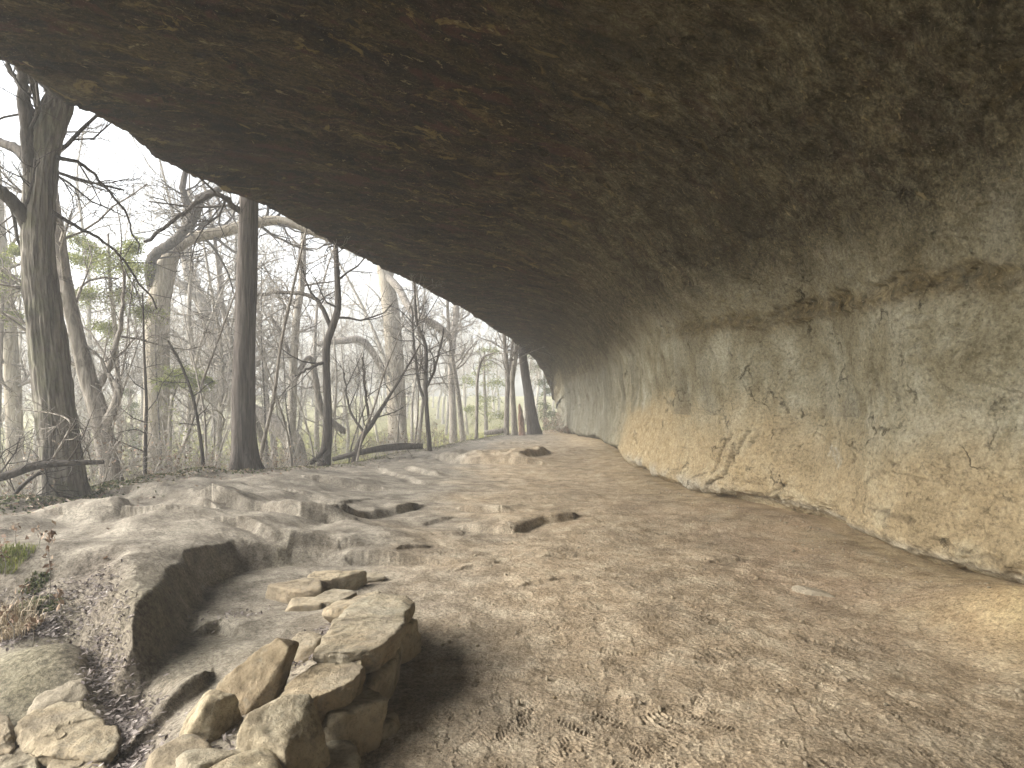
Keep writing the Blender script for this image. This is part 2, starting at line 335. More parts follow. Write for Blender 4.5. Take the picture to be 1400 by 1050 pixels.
def mat_leaf(name, *cols, trans=.25):
    h = M(name, .7, .25); st = [(i / max(1, len(cols) - 1), c) for i, c in enumerate(cols)]
    h.b.inputs['Subsurface Weight'].default_value = 0
    col = h.ramp(h.attr('tint'), *st, k=1)
    t = h.nt.nodes.new('ShaderNodeBsdfTranslucent'); mx = h.nt.nodes.new('ShaderNodeMixShader'); mx.inputs[0].default_value = trans
    h.link(col, t.inputs[0]); h.nt.links.new(h.b.outputs[0], mx.inputs[1]); h.nt.links.new(t.outputs[0], mx.inputs[2]); h.nt.links.new(mx.outputs[0], h.o.inputs[0])
    return h.done(col)
MG, MR, MS = mat_ground(), mat_rock(), mat_stone()
B_GREY = mat_bark('grey_bark', (.09, .078, .066), (.235, .21, .18), (.40, .365, .32), 16)
B_FURROW = mat_bark('furrowed_bark', (.05, .045, .038), (.15, .135, .115), (.27, .25, .215), 13, .09, .25)
B_DARK = mat_bark('dark_bark', (.042, .035, .03), (.082, .070, .061), (.135, .118, .104), 20, .06)
B_BLACK = mat_bark('wet_bark', (.03, .026, .023), (.065, .056, .048), (.11, .095, .08), 20)
B_PALE = mat_bark('haze_pale_bark', (.19, .17, .14), (.37, .34, .29), (.52, .48, .42), 14)  # paleness in the bark colour stands in for haze on background trunks
B_WARM = mat_bark('warm_bark', (.17, .145, .11), (.31, .275, .22), (.43, .39, .32), 14)
B_MOSS = mat_bark('mossy_bark', (.06, .055, .04), (.14, .13, .10), (.24, .22, .17), 16, .14, .8)
B_RED = mat_bark('rotten_wood', (.10, .06, .045), (.24, .15, .11), (.36, .25, .19), 14)
B_TWIG = mat_bark('twig_bark', (.15, .135, .115), (.29, .268, .235), (.42, .395, .355), 10)  # lightened in colour so background twigs look faded by haze
L_GREEN = mat_leaf('spring_leaf', (.12, .15, .04), (.20, .225, .065), (.30, .31, .11), trans=.45)
L_CEDAR = mat_leaf('cedar_spray', (.045, .065, .022), (.09, .115, .04), (.16, .18, .07), trans=.25)
L_DEAD = mat_leaf('dead_leaf', (.07, .045, .03), (.17, .11, .075), (.30, .22, .15), (.42, .36, .30), trans=.1)
L_LITTER = mat_leaf('leaf_litter_matter', (.045, .037, .035), (.10, .082, .075), (.17, .145, .132), (.33, .295, .27), trans=.05)
L_BITS = mat_leaf('straw_crumb', (.10, .075, .05), (.27, .22, .15), (.36, .30, .21), (.50, .43, .32), trans=.05)
L_GRASS = mat_leaf('grass_blade', (.06, .08, .02), (.14, .17, .04), (.26, .26, .08), trans=.3)
L_MEADOW = mat_leaf('meadow_blade', (.17, .19, .045), (.32, .33, .09), (.44, .40, .17), trans=.4)
L_IVY = mat_leaf('ivy_leaf', (.025, .04, .012), (.06, .085, .025), (.13, .14, .06), (.22, .18, .11), trans=.15)

# ------------------------------------------------------------------ ground: one sheet, finer towards where people walk
def build_ground():
    r = np.concatenate([[.02, .3, .7, 1.1, 1.5], np.geomspace(1.8, 7.5, 760), np.geomspace(7.5, 62, 470)[1:], np.geomspace(62, 150, 60)[1:]])
    th = np.concatenate([np.radians(np.linspace(-48, 48, 960)), np.radians(np.linspace(48, 312, 160))[1:-1]])
    nr, nt = len(r), len(th)
    x = (r[:, None] * np.sin(th)[None]).astype(np.float32); y = (r[:, None] * np.cos(th)[None]).astype(np.float32)
    z = ground(x.ravel(), y.ravel(), True).reshape(nr, nt)
    e = psd(x.ravel(), y.ravel(), EDGE)[0].reshape(nr, nt)
    near = sst(14, 7, r)[:, None]
    dw = crv(WX, 1, y.ravel()).reshape(nr, nt) - x
    loose = sst(-1.9, -.2, x + .35 * fbm(x * .8, y * .8, 0, 2, 77)) * sst(-.1, .5, dw)   # trampled loose dirt
    sub = slice(4, None)
    xs, ys = x[sub], y[sub]
    # crumbs, scuffs
    sc = .0036 * fbm(xs * 24, ys * 24, .3, 3, 41) + .006 * np.maximum(gn(xs * 62, ys * 62, .7, 43), 0) - .004 * np.maximum(.14 - np.abs(gn(xs * 19, ys * 23, 1.7, 47)), 0) + .004 * np.maximum(gn(xs * 95, ys * 95, 2.7, 48), 0) + .005 * fbm(xs * 7, ys * 7, 4, 2, 44)
    z[sub] += sc * (.35 + 1.0 * loose[sub]) * sst(.3, -.2, e[sub])
    # rills on the grey silt
    z[sub] += .006 * fbm((xs * .8 + ys * .6) * 9, (ys * .8 - xs * .6) * 3, .2, 3, 53) * (1 - loose[sub])
    # shoe prints
    rg = np.random.default_rng(5)
    for k in range(760):
        d = 2.2 + 7.0 * rg.random() ** 1.6; ang = rg.uniform(-.62, .75)
        cx, cy = d * math.sin(ang), d * math.cos(ang)
        if cx < -.15 - .12 * d * rg.random() or cx > float(crv(WX, 1, cy)) - .5: continue
        i0, i1 = np.searchsorted(r, [d - .2, d + .2]); j0, j1 = np.searchsorted(th[:960], [ang - .2 / d, ang + .2 / d])
        if j1 <= j0 or i1 <= i0: continue
        a = rg.normal(0, .45) + rg.choice([0, PI]) - ang * .3 + (rg.random() < .2) * rg.uniform(-1, 1)
        X, Y = x[i0:i1, j0:j1] - cx, y[i0:i1, j0:j1] - cy
        u = X * math.cos(a) - Y * math.sin(a); v = X * math.sin(a) + Y * math.cos(a)
        L = rg.uniform(.12, .15); wv = .047 * (1 - .22 * np.exp(-((v + .02) / .035) ** 2)) * (1 + .15 * np.clip(v / L, -1, 1))
        q = np.sqrt((u / wv) ** 2) ** 2.5 + np.abs(v / L) ** 3.5
        inside = sst(1.15, .85, q); rim = np.exp(-((q - 1.25) / .3) ** 2)
        per = rg.uniform(.019, .03); ph = rg.random() * 6
        ty = rg.integers(0, 4)
        if ty == 0: t = np.sin(v * 2 * PI / per + ph)
        elif ty == 1: t = np.sin((v + .8 * np.abs(u)) * 2 * PI / per + ph)
        elif ty == 2: t = np.sin(v * 2 * PI / per + 3 * np.sin(u * 60))
        else: t = np.sin(np.hypot(u, v - .05) * 2 * PI / per) * .8
        keep = sst(-.45, .0, gn(X * 9 + cx, Y * 9 + cy, k * 1.3, 3)); amp = rg.uniform(.5, 1.1)
        z[i0:i1, j0:j1] += amp * keep * (inside * (-.0035 + .0055 * t) + rim * .0022)
    # attributes
    wob = fbm(x * .7, y * .7, 2, 3, 61)
    silt_far_light = sst(.9, -1.9, x + .12 * (y - 4) * -1 * 0 + 1.2 * wob + .02 * y) * .92 + .8 * sst(18, 36, y) * sst(3.5, 1.0, x + wob)  # left: real grey silt; far term: open-sky brightness of the path as colour
    sand = sst(1.3, .2, dw + .5 * wob) * (.25 + .6 * sst(6.5, 4.6, y + 1.2 * wob)); sand = np.maximum(np.where(dw < 0, .6, sand), 1.1 * np.exp(-((x - G(1400, 850, .1)[0]) / .55) ** 2 - ((y - G(1400, 850, .1)[1]) / .9) ** 2))
    red = sst(2.6, 1.0, dw + .4 * wob) * sst(3.5, 5, y) * sst(14, 9, y) * .4
    hx, hy = G(60, 930, 0)
    moss = np.exp(-((x - hx) / .8) ** 2 - ((y - hy) / .8) ** 2) * .7
    psx, pov = psd(x.ravel(), y.ravel(), PLAT); psx = psx.reshape(nr, nt)
    moss = np.maximum(moss, .55 * np.exp(-((psx + .05) / .16) ** 2) * sst(-.1, .25, fbm(x * 2, y * 2, 0, 2, 8)) * sst(-2.0, -2.6, x) * sst(7, 6, y))
    gs, go = psd(x.ravel(), y.ravel(), [G(128, 815, .1), G(140, 900, .1), G(165, 960, -.1), G(178, 1060, -.1)]); gs = gs.reshape(nr, nt); go = go.reshape(nr, nt)
    hum = .75 * np.exp(-(gs / .22) ** 2) * (go < .3) + .8 * sst(-.5, .3, e + .5 * wob) * (1 - .5 * sst(1, 4, e))
    hum = np.maximum(hum, .75 * np.exp(-((x + 3.75) / .55) ** 2 - ((y - 4.5) / .35) ** 2))
    fl = lambda a: np.clip(a, 0, 1).ravel()
    V = np.stack([x, y, z], -1).reshape(-1, 3)
    o = mesh_from('ground', V, [grid_faces(nr, nt, True)[:, ::-1]], MG, None, True,
                  dict(silt_far_light=fl(silt_far_light), sand=fl(sand), red=fl(red), moss=fl(moss), humus=fl(hum), out=fl(sst(.6, 3.0, e + wob))))
    tag(o, 'trampled sandy dirt floor of the shelter and the ground beyond the bank', None, None, 'structure')
build_ground()

# ------------------------------------------------------------------ rock overhang
DYC = -.0
CRACKS = [([(9.95, 1.25), (10.05, 1.0), (10.25, .8), (10.35, .6), (10.6, .42), (10.8, .30)], .06), ([(10.3, 1.2), (10.45, .95), (10.6, .72), (10.75, .5)], .05), ([(10.15, 1.05), (10.25, .85), (10.2, .7)], .04), ([(9.75, 1.2), (9.85, 1.02)], .05),
          ([(9.5, .12), (9.42, .3), (9.25, .42), (9.1, .5)], .05), ([(9.3, .15), (9.2, .33)], .04), ([(10.9, .48), (11.1, .45), (11.3, .38)], .04), ([(14.2, 1.9), (13.6, 1.75), (13.0, 1.72)], .03),
          ([(6.9, .52), (6.45, .5), (6.1, .485)], .02), ([(8.05, 1.72), (8.1, 1.5), (8.05, 1.4)], .02), ([(7.2, 1.85), (7.25, 1.62)], .025), ([(6.6, 1.9), (6.62, 1.6)], .02), ([(8.6, 1.65), (8.65, 1.5)], .03),
          ([(6.6, 1.05), (6.45, 1.02)], .03), ([(5.9, .38), (5.5, .31), (5.2, .33)], .02)]
def build_rock():
    y = [-14.0]
    while y[-1] < 58:
        d = abs(y[-1]) if y[-1] > 0 else 4 - y[-1]
        y.append(y[-1] + (max(.016, .0034 * d) if y[-1] > 1.5 else .15 if y[-1] > -2 else .5))
    y = np.array(y); ny = len(y)
    xw, xl, zl = crv(WX, 1, y), crv(LIP, 1, y), crv(LIP, 2, y)
    zg = np.interp(y, [-14, 4, 10, 20, 40, 58], [0, .02, .08, .05, 0, 0])
    clos = sst(33, 44, y)
    zb = np.interp(y, [-14, 4, 6, 9, 13, 20, 30, 40, 46, 58], [3.1, 2.72, 2.8, 2.98, 3.2, 3.2, 3.1, 2.8, 1.7, 1.5])
    Wd = np.maximum(xw - xl, .4); dz = np.maximum(zl - zb, .3)
    nose = np.exp(-((y - 17.5) / 4.0) ** 2)
    P = np.zeros((ny, 19, 2))
    def put(i, x, z): P[:, i, 0] = x; P[:, i, 1] = z
    und = .38 * (1 - nose * .3)
    put(0, xw + .8, zg - .4); put(1, xw + und, zg - .02); put(2, xw - .02, zg + .22); put(3, xw + .03, zg + .75)
    put(4, xw + .10 + .15 * nose, 1.5); put(5, xw + .08 + .25 * nose, 2.3); put(6, xw - .02 + .2 * nose, zb)
    for i, (a, b) in enumerate([(.035, .22), (.10, .46), (.20, .68), (.34, .84), (.52, .94), (.72, 1.0), (.90, 1.015)]):
        put(7 + i, xw - a * Wd + .1 * nose * (1 - a), zb + b * dz)
    put(14, xl, zl); put(15, xl - .22, zl + .35); put(16, xl - .1, zl + 1.6); put(17, xl + 2.0, zl + 4.5); put(18, np.full(ny, 30.0), zl + 6)
    per = [14, 30, 42, 56, 56, 44, 34, 34, 34, 40, 56, 60, 54, 32, 16, 10, 6, 4]
    s = np.concatenate([i + np.arange(n) / n for i, n in enumerate(per)] + [[17.9999]]); ns = len(s)
    i = s.astype(int); t = (s - i)[None, :, None]
    Q = np.concatenate([2 * P[:, :1] - P[:, 1:2], P, 2 * P[:, -1:] - P[:, -2:-1]], 1)
    a, b, c, d = Q[:, i], Q[:, i + 1], Q[:, i + 2], Q[:, i + 3]
    XZ = .5 * (2 * b + (c - a) * t + (2 * a - 5 * b + 4 * c - d) * t * t + (3 * b - a - 3 * c + d) * t ** 3)
    V = np.empty((ny, ns, 3), np.float32); V[..., 0] = XZ[..., 0]; V[..., 1] = y[:, None]; V[..., 2] = XZ[..., 1]
    du = np.gradient(V, axis=1); dv = np.gradient(V, axis=0); N = np.cross(dv, du); N /= np.linalg.norm(N, axis=-1, keepdims=True) + 1e-9
    if N[ny // 4, 80, 0] > 0: N = -N                                    # towards the hollow
    x, yy, z = V[..., 0], V[..., 1], V[..., 2]; S = np.broadcast_to(s[None], x.shape)
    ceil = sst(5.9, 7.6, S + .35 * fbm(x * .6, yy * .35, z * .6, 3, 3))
    lipf = np.exp(-((S - 14) / .8) ** 2)
    D = .22 * fbm(x * .28, yy * .2, z * .28, 3, 21) * (1 - .5 * clos[:, None])
    D += (.09 - .03 * ceil) * fbm(x * .9, yy * .55, z * 1.1, 3, 22)
    al, ac = .91 * x + .41 * yy, -.41 * x + .91 * yy
    rg = np.abs(fbm(al * .8, ac * 1.9, z * 2.2, 3, 23)); D += .05 * ceil * (rg - .3)
    fl = fbm(al * .9, ac * 2.4, z * 2.4, 3, 24); st = np.floor(fl * 4) / 4; D += .06 * ceil * (.4 * fl + .6 * st)      # flaked-off sheets
    D += lipf * (.07 * fbm(yy * 1.3, z * 0, 0, 4, 62) + .03 * fbm(yy * 7, z, x, 3, 63))
    D += .028 * fbm(x * 5, yy * 4, z * 6, 3, 25) * (.5 + .9 * ceil)
    sp = fbm(yy * 1.5 + x, z * 1.9, x * 1.2, 4, 27); D += (1 - ceil) * .055 * (np.floor(sp * 3.2) / 3.2) * (S < 7.5) + -.016 * (1 - ceil) * np.abs(fbm(x * 3, yy * 2.2, z * 2.6, 3, 30))
    sp = fbm(al * 2.2 + 2, ac * 5.0, z * 5, 4, 58); D += ceil * .035 * (np.floor(sp * 4) / 4)
    D += .014 * fbm(x * 16, yy * 12, z * 16, 2, 26)
    D -= .03 * np.maximum(.12 - np.abs(fbm(x * 2.5, yy * 1.6, z * 2.5, 2, 28)), 0) / .12 * sst(-.1, .3, fbm(x, yy, z, 2, 29))
    # band where the wall turns into the roof
    zz = zb[:, None] - .02 + .22 * fbm(yy * .9, z * 0, 0, 3, 33) + .02 * (yy - 7)*0
    bz = z - zz; fade = sst(15.5, 10, yy) * sst(5, 6.3, S) * sst(8.2, 7.2, S)
    rough = fbm(x * 4, yy * 3, z * 5, 3, 34)
    bm_ = sst(-.45, .25, fbm(yy * 1.1, z, 9, 3, 59)); D += fade * ((.07 * np.exp(-((bz + .05) / .08) ** 2) * (1 + rough) - .06 * np.exp(-((bz - .07) / .05) ** 2)) * bm_ + .11 * rough * np.exp(-(bz / .24) ** 2))
    # wall cracks and spalls
    crk = np.zeros_like(x); low = (S < 6.5) & (yy > 4.5) & (yy < 16)
    jy = yy[low] + .06 * fbm(yy[low] * 7, z[low] * 7, 1, 3, 35); jz = z[low] + .05 * fbm(yy[low] * 7, z[low] * 7, 5, 3, 36)
    cw = np.zeros(jy.shape, np.float32); dd = np.zeros(jy.shape, np.float32)
    for pts, dep in CRACKS:
        sd, ov = psd(jy, jz, pts); g = np.exp(-(sd / .028) ** 2) * (ov < .02)
        cw = np.maximum(cw, g); dd += -dep * g + dep * .8 * np.exp(-np.maximum(sd, 0) / .1) * (sd > 0) * (ov < .05)
    D[low] += dd; crk[low] = cw * .4
    vc = np.maximum(.028 - np.abs(gn(yy * 1.1, z * .35, x * .5, 37)), 0) / .028 * sst(.12, .3, gn(yy * 1.3, z * 1.3, 2, 38)) * (S > 2) * (S < 7)
    hc = np.maximum(.03 - np.abs(gn(yy * .5, z * 2.2, x, 39)), 0) / .03 * sst(.1, .3, gn(yy * .8, z * 1.5, 6, 40)) * (S > 2.3) * (S < 4.2)
    D -= .02 * vc + .015 * hc; crk += .35 * vc + .3 * hc
    # ragged foot and the grey shelf under the nose
    foot = np.exp(-((S - 2.15) / .45) ** 2); D += foot * (.10 * fbm(yy * 1.8, z * 3, x, 3, 43) + .05 * fbm(yy * 6, z * 8, x, 2, 44))
    shelf = np.exp(-((z - .25) / .13) ** 2) * sst(9.5, 11.5, yy) * sst(19, 16, yy) * (S < 4)
    D += .12 * shelf * (.6 + fbm(yy * 3, z * 4, 0, 3, 45))
    D = D * (S < 15.2)
    V += (N * D[..., None]).astype(np.float32)
    w1 = fbm(yy * .45, z * .9, x * .45, 4, 51); w2 = fbm(yy * 1.4, z * 1.2, x, 4, 52)
    tan = sst(1.85, .55, z + .55 * w1 + .25 * w2 - .12 * (yy > 9)) * (1 - ceil) * sst(24, 19, yy)
    ora = np.exp(-((yy - 15.5 - w2) / 3.8) ** 2) * sst(.18, .5, z + .2 * w2) * sst(2.0, 1.3, z + .6 * w1) * .95
    ora = np.maximum(ora, .65 * np.exp(-((yy - 10.0) / .5) ** 2 - ((z - .62) / .22) ** 2))
    ora = np.maximum(ora, .8 * np.exp(-((yy - 13.0) / .5) ** 2 - ((z - 1.92) / .1) ** 2))
    pale = np.maximum(shelf * .85 * sst(-.3, .2, w2), .55 * np.exp(-((z - zg[:, None] - .15) / .06) ** 2) * (yy < 12)) + .5 * sst(.25, .5, w1) * (S > 3.5) * (S < 6.2) * (1 - ceil)
    cm = [(8.35, .98), (8.28, 1.12), (8.22, .98)], [(8.20, 1.1), (8.12, 1.03), (8.2, .96), (8.12, .9)], [(8.08, 1.02), (8.04, .85), (7.98, .98)]
    for pts in cm: sd, ov = psd(yy, z, pts); pale = np.maximum(pale, .8 * np.exp(-(sd / .02) ** 2) * (ov < .01) * (S < 7))
    gry = sst(20, 29, yy + 1.5 * w2) * (1 - .6 * ceil) * .95 + .55 * sst(.05, .45, fbm(yy * .6, z * .25, x * .4, 3, 55)) * (S > 4) * (S < 7) * (1 - ceil)
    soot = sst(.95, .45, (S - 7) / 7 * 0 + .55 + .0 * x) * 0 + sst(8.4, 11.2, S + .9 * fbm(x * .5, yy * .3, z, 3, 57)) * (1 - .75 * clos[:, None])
    bnd = fade * np.exp(-(bz / (.16 + .08 * w2)) ** 2) * sst(-.75, .05, w2 + .2) * .85
    fl = lambda a: np.clip(a, 0, 1).ravel()
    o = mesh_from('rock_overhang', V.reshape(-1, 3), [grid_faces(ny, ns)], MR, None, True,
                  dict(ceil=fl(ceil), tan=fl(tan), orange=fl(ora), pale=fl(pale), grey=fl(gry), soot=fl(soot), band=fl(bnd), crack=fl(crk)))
    tag(o, 'great sandstone overhang with dark mottled roof and tan back wall', None, None, 'structure')
build_rock()

# ------------------------------------------------------------------ stones
def stone(name, loc, size, seed, label, rot=(0, 0, 0), sub=5, planes=(), rnd=11, sharp=9, amp=.05, soil=.0, group=None):
    rg = np.random.default_rng(seed)
    bm = bmesh.new(); bmesh.ops.create_icosphere(bm, subdivisions=sub, radius=1)
    D = np.array([v.co for v in bm.verts]); Fc = np.array([[v.index for v in f.verts] for f in bm.faces]); bm.free()
    pl = [((0, 0, 1), .80), ((0, 0, -1), .85)] if not planes else list(planes)
    for k in range(rnd):
        n = rg.normal(size=3); n[2] *= .45; n /= np.linalg.norm(n); pl.append((tuple(n), rg.uniform(.72, .98)))
    inv = np.zeros(len(D))
    for n, d in pl:
        n = np.array(n, float); n /= np.linalg.norm(n); inv += np.maximum(D @ n / d, 0) ** (sharp * 2.2)
    rad = 1 / np.maximum(inv, 1e-9) ** (1 / (sharp * 2.2)); rad = np.minimum(rad, 1.45)
    V = D * rad[:, None] * np.array(size) * .5 / .85
    m = float(np.mean(size)); q = 1 / m
    N = D / np.array(size); N /= np.linalg.norm(N, axis=1)[:, None]
    disp = amp * m * (1.3 * fbm(V[:, 0] * q * 1.6 + seed, V[:, 1] * q * 1.6, V[:, 2] * q * 2.2, 3, seed) + .45 * fbm(V[:, 0] * q * 6 + seed, V[:, 1] * q * 6, V[:, 2] * q * 9, 3, seed + 3))
    st = fbm(V[:, 0] * q * 2.2 - seed, V[:, 1] * q * 2.2, V[:, 2] * q * 5, 2, seed + 9); disp += amp * m * .5 * (np.floor(st * 4) / 4)
    V = V + N * disp[:, None]
    o = mesh_from(name, V, [Fc], MS, None, True, dict(soil=np.clip(soil + 0 * V[:, 0] + .8 * sst(-.1, -.4, V[:, 2] / size[2]), 0, 1)))
    o.location = loc; o.rotation_euler = rot
    return tag(o, label, 'stone' if 'slab' not in name else 'slab', group)
def at(px, py, z): x, y = G(px, py, z); return (x, y)
def slab(poly, ztop, thick, seed, label, tilt=(0, 0), name='stone_slab', under=.12, amp=.012, jag=.035, soil=0.0):
    """flat stone: outline polygon (world x, y), rough split edges, undercut below"""
    poly = np.array(poly, float); c = poly.mean(0); q = poly - c; K = 220; th = np.arange(K) * 2 * PI / K; rad = np.zeros(K); u = np.column_stack([np.cos(th), np.sin(th)])
    for a, b in zip(q, np.roll(q, -1, 0)):
        e = b - a; den = u[:, 0] * e[1] - u[:, 1] * e[0]; den = np.where(abs(den) < 1e-9, 1e-9, den); t = (a[0] * e[1] - a[1] * e[0]) / den; v = (a[0] * u[:, 1] - a[1] * u[:, 0]) / den
        ok = (t > 0) & (v >= -1e-6) & (v <= 1 + 1e-6); rad = np.where(ok, np.maximum(rad, t), rad)
    m = rad.mean(); lv = [(f, 1.0) for f in np.linspace(.02, .93, 26)] + [(.965, .985), (.985, .95)] + [(1.0 - .0 * z, z) for z in np.linspace(.88, -.75, 22)] + [(f, -.9 - .1 * (1 - f)) for f in (.9, .6, .3, .02)]
    V = []
    for f, z in lv:
        zz = z * thick * .5
        x = u[:, 0] * rad * f; y = u[:, 1] * rad * f
        if f > .6:
            n = jag * (1.2 * fbm(x * 5 + seed, y * 5, 0, 3, seed) + .7 * fbm(x * 14 + seed, y * 14, zz * 10, 3, seed + 1)) + jag * .8 * fbm(x * 3, y * 3, zz * 22 + seed, 3, seed + 2) * (z < .97)
            k = np.clip((f - .6) / .4, 0, 1); sh = (1 - under * sst(.6, -1, z)) + n / m * k; x = x * sh; y = y * sh
        zn = zz + (1.2 * amp * fbm(x * 4 + seed, y * 4, z, 4, seed + 4) + amp * .35 * np.floor(3 * fbm(x * 2.2 - seed, y * 2.2, 0, 3, seed + 6))) * (1.0 if z > .8 else .5) - thick * .10 * sst(.75, 1.0, f) * (z > .8) * sst(-.2, .4, fbm(x * 3 + seed, y * 3, 0, 2, seed + 7))
        zn = zn + x * tilt[0] + y * tilt[1]; V.append(np.stack([x, y, zn], 1))
    V = np.concatenate(V); n = len(lv); F4 = grid_faces(n, K, True)[:, ::-1]
    top = len(V); V = np.vstack([V, [[0, 0, V[:K, 2].mean()]], [[0, 0, V[-K:, 2].mean()]]]); jx = np.arange(K); F3 = np.vstack([np.stack([jx, (jx + 1) % K, np.full(K, top)], 1), np.stack([(jx + 1) % K + (n - 1) * K, jx + (n - 1) * K, np.full(K, top + 1)], 1)])
    o = mesh_from(name, V, [F4, F3], MS, None, True, dict(soil=np.clip(soil + .5 * sst(-.1, .4, fbm(V[:, 0] * 3 + seed, V[:, 1] * 3, 0, 3, seed + 8)) * (V[:, 2] > thick * .2), 0, 1))); o.location = (c[0], c[1], ztop - thick / 2); return tag(o, label, 'slab' if 'slab' in name else 'stone')
GP = lambda z, *P: [G(a, b, z) for a, b in P]
slab(GP(.36, (430, 893), (438, 868), (462, 835), (488, 806), (520, 798), (556, 803), (567, 812), (553, 832), (554, 846), (536, 868), (522, 882), (497, 892), (465, 899)), .345, .17, 3, 'long flat stone slab with undercut shadowed edge lying along the dirt path', (0, -.05))
slab(GP(.33, (388, 938), (394, 924), (424, 903), (452, 899), (494, 898), (503, 908), (482, 926), (452, 938), (420, 950)), .315, .16, 8, 'short rough-topped slab butted against the near end of the long flat slab', (.05, .06))
stone('boulder', (-.93, 2.60, .15), (.27, .28, .34), 14, 'blocky pale boulder with scooped top leaning on the short rough slab', (.15, -.05, .5), 6, [((0, -.15, 1), .82), ((.5, -.8, .05), .8), ((-.8, -.5, .1), .82), ((.9, .3, -.1), .85)], 5, 10, .05)
stone('boulder', (-1.25, 3.10, .19), (.25, .26, .48), 23, 'upright pointed tan boulder, the tallest of the pair standing left of the slabs', (.05, .42, .35), 6, [((.75, -.3, .25), .62), ((-.55, -.6, .35), .66), ((-.3, .6, .5), .7), ((.1, 0, 1), .98), ((.2, -1, .1), .75)], 3, 12, .03)
stone('boulder', (-1.40, 2.84, .09), (.27, .26, .38), 29, 'hunched tan boulder with rounded peak, shorter of the pair standing left of slabs', (.0, .2, .1), 6, [((.8, -.4, .3), .66), ((-.75, -.2, .45), .64), ((.1, .8, .4), .7), ((0, 0, 1), .95), ((0, -1, .1), .75)], 3, 9, .045)
stone('boulder', (-1.02, 2.28, .06), (.52, .40, .44), 31, 'smooth pale boulder in front of the blocky one, cut by the bottom frame', (0, .1, .2), 6, (), 9, 7, .03)
stone('stone', (-1.42, 2.56, .06), (.22, .22, .26), 35, 'small half-buried stone at the foot of the hunched boulder', (0, 0, .4), 5, (), 8, 8, .04, .3)
stone('stone', (-1.22, 2.44, .10), (.24, .2, .26), 36, 'small pale stone wedged between smooth boulder and the hunched boulder', (0, .2, 1.4), 5, (), 8, 8, .04, .1)
stone('stone', (-.80, 3.50, .05), (.30, .60, .34), 41, 'dark brown stone tucked under the edge of the long slab', (0, .1, .1), 5, (), 9, 8, .05, .1)
stone('stone', (-.84, 2.98, .05), (.28, .36, .34), 43, 'brown propping stone under the junction of the two slabs', (0, .1, .9), 5, (), 9, 8, .05, .1)
stone('stone', (-.64, 3.10, -.03), (.18, .18, .20), 44, 'little rounded stone poking from the shadow beside the path', (0, .1, .9), 5, (), 9, 6, .04, .1)
stone('boulder', (-.84, 2.66, -.03), (.24, .30, .30), 45, 'shadowed brown boulder under the near end of the slab row', (0, .1, .4), 5, (), 9, 8, .05, .1)
stone('stone', (-.78, 4.12, .08), (.34, .34, .30), 47, 'broken end stone just beyond the far tip of the long slab', (0, .05, .2), 5, [((0, 0, 1), .8), ((0, 0, -1), .9)], 8, 10, .05)
g = lambda x, y, dz: (x, y, gz(x, y) + dz)
x, y = at(408, 808, .06); stone('stone', g(x, y, .05), (.40, .34, .17), 51, 'low flat stone with shadowed front at the left end of the small ledge row', (0, 0, .1), 5, (), 8, 10, .05, .35)
x, y = at(452, 795, .06); stone('stone', g(x, y, .06), (.48, .30, .19), 52, 'sharp-edged flat stone forming the right end of the small ledge row', (.06, 0, .35), 5, [((0, 0, 1), .75), ((0, 0, -1), .8), ((.1, -1, 0), .8)], 6, 12, .045, .2)
x, y = at(500, 786, .04); stone('stone', g(x, y, .0), (.30, .18, .10), 53, 'small thin stone sunk in dirt right of the ledge row', (0, 0, .2), 5, (), 8, 9, .05, .5)
x, y = at(418, 832, .03); stone('stone', g(x, y, .0), (.30, .26, .14), 54, 'square grey block set flush in dirt below the ledge row', (0, 0, .1), 5, [((0, 0, 1), .75), ((1, 0, 0), .8), ((-1, 0, 0), .8), ((0, 1, 0), .8), ((0, -1, 0), .8)], 2, 12, .03, .5)
x, y = at(457, 822, .05); stone('stone', g(x, y, .02), (.30, .36, .15), 55, 'flush tan block between the ledge row and the long slab', (0, 0, -.3), 5, [((0, 0, 1), .75), ((1, 0, 0), .8), ((-1, 0, 0), .8), ((0, 1, 0), .8), ((0, -1, 0), .8)], 3, 11, .03, .3)
stone('stone', (-1.05, 4.35, .20), (.28, .42, .2), 56, 'slanted stone slice pressed against the far left side of the long slab', (0, -.15, -.5), 5, (), 8, 10, .05, .2)
stone('stone', (-1.22, 3.75, .16), (.22, .26, .16), 57, 'rounded stone among dry leaves left of the long slab', (0, 0, 0), 5, (), 8, 6, .04, .45)
slab(GP(.0, (24, 992), (48, 976), (80, 968), (112, 966), (140, 984), (162, 990), (160, 1010), (135, 1026), (90, 1022), (50, 1018), (28, 1014)), .0, .24, 61, 'broad rough boulder with jagged right end at the lower left', (-.05, .10), 'boulder', .05, .02, .04, .1)
slab(GP(.0, (-60, 985), (-20, 972), (14, 984), (22, 1004), (12, 1018), (-40, 1020)), .0, .22, 63, 'grey broad boulder at the left frame edge beside the rough one', (.03, .10), 'boulder', .05, .02, .04, .3)
slab(GP(-.06, (63, 1042), (70, 1030), (96, 1024), (142, 1030), (152, 1044), (148, 1085), (66, 1090)), -.06, .22, 65, 'square-edged pale stone below the rough boulder, right one of the front two', (0, .05), 'stone', .02, .018, .025)
slab(GP(-.06, (-10, 1046), (4, 1030), (28, 1022), (50, 1028), (57, 1044), (54, 1085), (-8, 1090)), -.06, .22, 67, 'rounded pale stone below the rough boulder, left one of the front two', (0, .08), 'stone', .02, .025, .025)
x, y = at(88, 958, -.05); stone('stone', g(x, y, -.10), (.34, .36, .22), 68, 'pale weathered hump half sunk in the mossy slope', (.2, .1, .3), 5, (), 14, 3, .06, .6)
